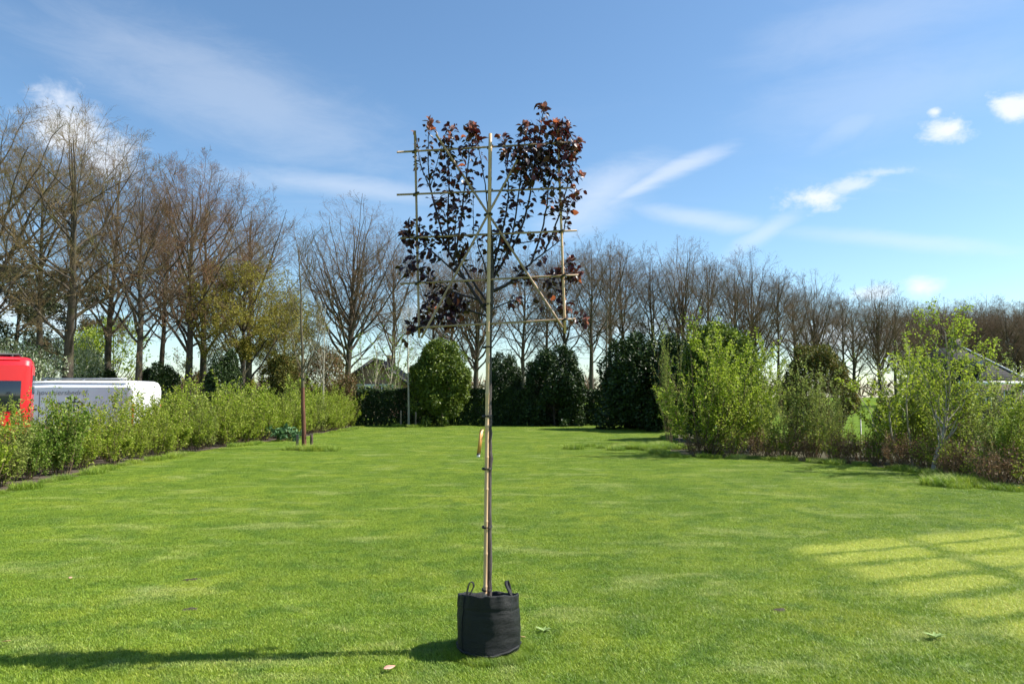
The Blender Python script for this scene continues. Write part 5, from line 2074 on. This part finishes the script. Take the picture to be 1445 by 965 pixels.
# ------------------------------------------------------------------ small things lying on the lawn
def fallen_leaf(px, py, size, mat, label, rz, nm='fallen_leaf'):
    p_ = gp(px, py)
    V_, F3, F4 = plum_leaf(0.5, -0.18, 0.3)
    b3 = MB()
    b3.add(V_ * size, F3, F4)
    o_ = b3.build(nm, mat, smooth=True)
    so2 = o_.modifiers.new('thick', 'SOLIDIFY')
    so2.thickness = 0.0012
    o_.location = (p_.x, p_.y, 0.043)
    o_.rotation_euler = (R(-10), R(12), rz)
    return tag(o_, label, 'leaf')


pinkleaf = plain('pink_dry_leaf', (0.55, 0.30, 0.22), 0.5, var=0.15)
tan_leaf = plain('tan_dry_leaf', (0.50, 0.30, 0.14), 0.6, var=0.2)
fallen_leaf(541, 953, 0.085, pinkleaf, 'pale pink fallen leaf lying on the grass before the bag', R(-50))
fallen_leaf(742, 907, 0.05, tan_leaf, 'small tan fallen leaf lying right beside the black bag', R(70))
fallen_leaf(98, 822, 0.06, pinkleaf, 'small reddish fallen leaf far out on the open lawn', R(20))
fallen_leaf(15, 912, 0.06, tan_leaf, 'small tan fallen leaf above the shadow of the plum', R(110))
# weed rosette and molehill-like bare spots
wr = MB()
n_ = 16
a2 = rng.uniform(0, 6.28, n_)
D_ = np.stack([np.cos(a2), np.sin(a2), rng.uniform(0.1, 0.5, n_)], 1)
wr.leaves(np.zeros((n_, 3)) + [0, 0, 0.03], D_, np.repeat([[0, 0, 1.0]], n_, 0), rng.uniform(0.05, 0.1, n_), 0.025)
wo2 = wr.build('weed_rosette', leaf_mat('pale_weed', (0.20, 0.34, 0.07), (0.42, 0.52, 0.22), 0.3))
p_ = gp(767, 893)
wo2.location = (p_.x, p_.y, -0.012)
wo2.scale = (0.75, 0.75, 0.9)
tag(wo2, 'pale green weed rosette on the lawn right of the bag', 'weed')
wo3 = wo2.copy()
COL.objects.link(wo3)
p_ = gp(1320, 904)
wo3.location = (p_.x, p_.y, 0)
wo3.scale = (0.9, 0.9, 0.9)
tag(wo3, 'pale weed rosette on the lawn below the yellow strips', 'weed')
for px, py, rx_, ry_, lab in ((268, 861, 0.075, 0.05, 'small dark bare soil spot in the open lawn'), (270, 819, 0.09, 0.03, 'narrow dark crack of bare soil in the lawn'),
                              (1100, 862, 0.08, 0.05, 'small dark bare soil spot below the yellow strips')):
    p_ = gp(px, py)
    s_ = MB()
    s_.lathe([(1.0, -0.004), (0.8, 0.012), (0.4, 0.019), (0.02, 0.021)], 18, wob=lambda a, z: 0.13 * np.sin(3 * a + px) + 0.1 * np.sin(5 * a))
    o_ = s_.build('soil_crumb', M['soil'], smooth=True)
    o_.location = (p_.x, p_.y, 0)
    o_.scale = (rx_, ry_, 1)
    o_.rotation_euler = (0, 0, R(24))
    tag(o_, lab, 'soil')
dn = MB()
p_ = gp(1438, 694)
for k in range(26):
    a3 = k * 2.4
    dn.leaves([[0, 0, 0.09]], [[math.cos(a3), math.sin(a3), 0.35 + 0.02 * k]], [[0, 0, 1]], 0.03, 0.008)
droot = empty('dandelion', (p_.x - 0.1, p_.y - 0.15, 0))
tag(droot, 'single yellow dandelion flower at the lawn edge', 'flower')
dn.build('flower_head', plain('dandelion_yellow', (0.80, 0.62, 0.02), 0.6, var=0.1), droot)
ds_ = MB()
ds_.tubes(np.array([[0, 0, 0], [0, 0, 0.09]]), np.array([0.003, 0.003]), 5)
ds_.build('stalk', M['leaf_mid'], droot)
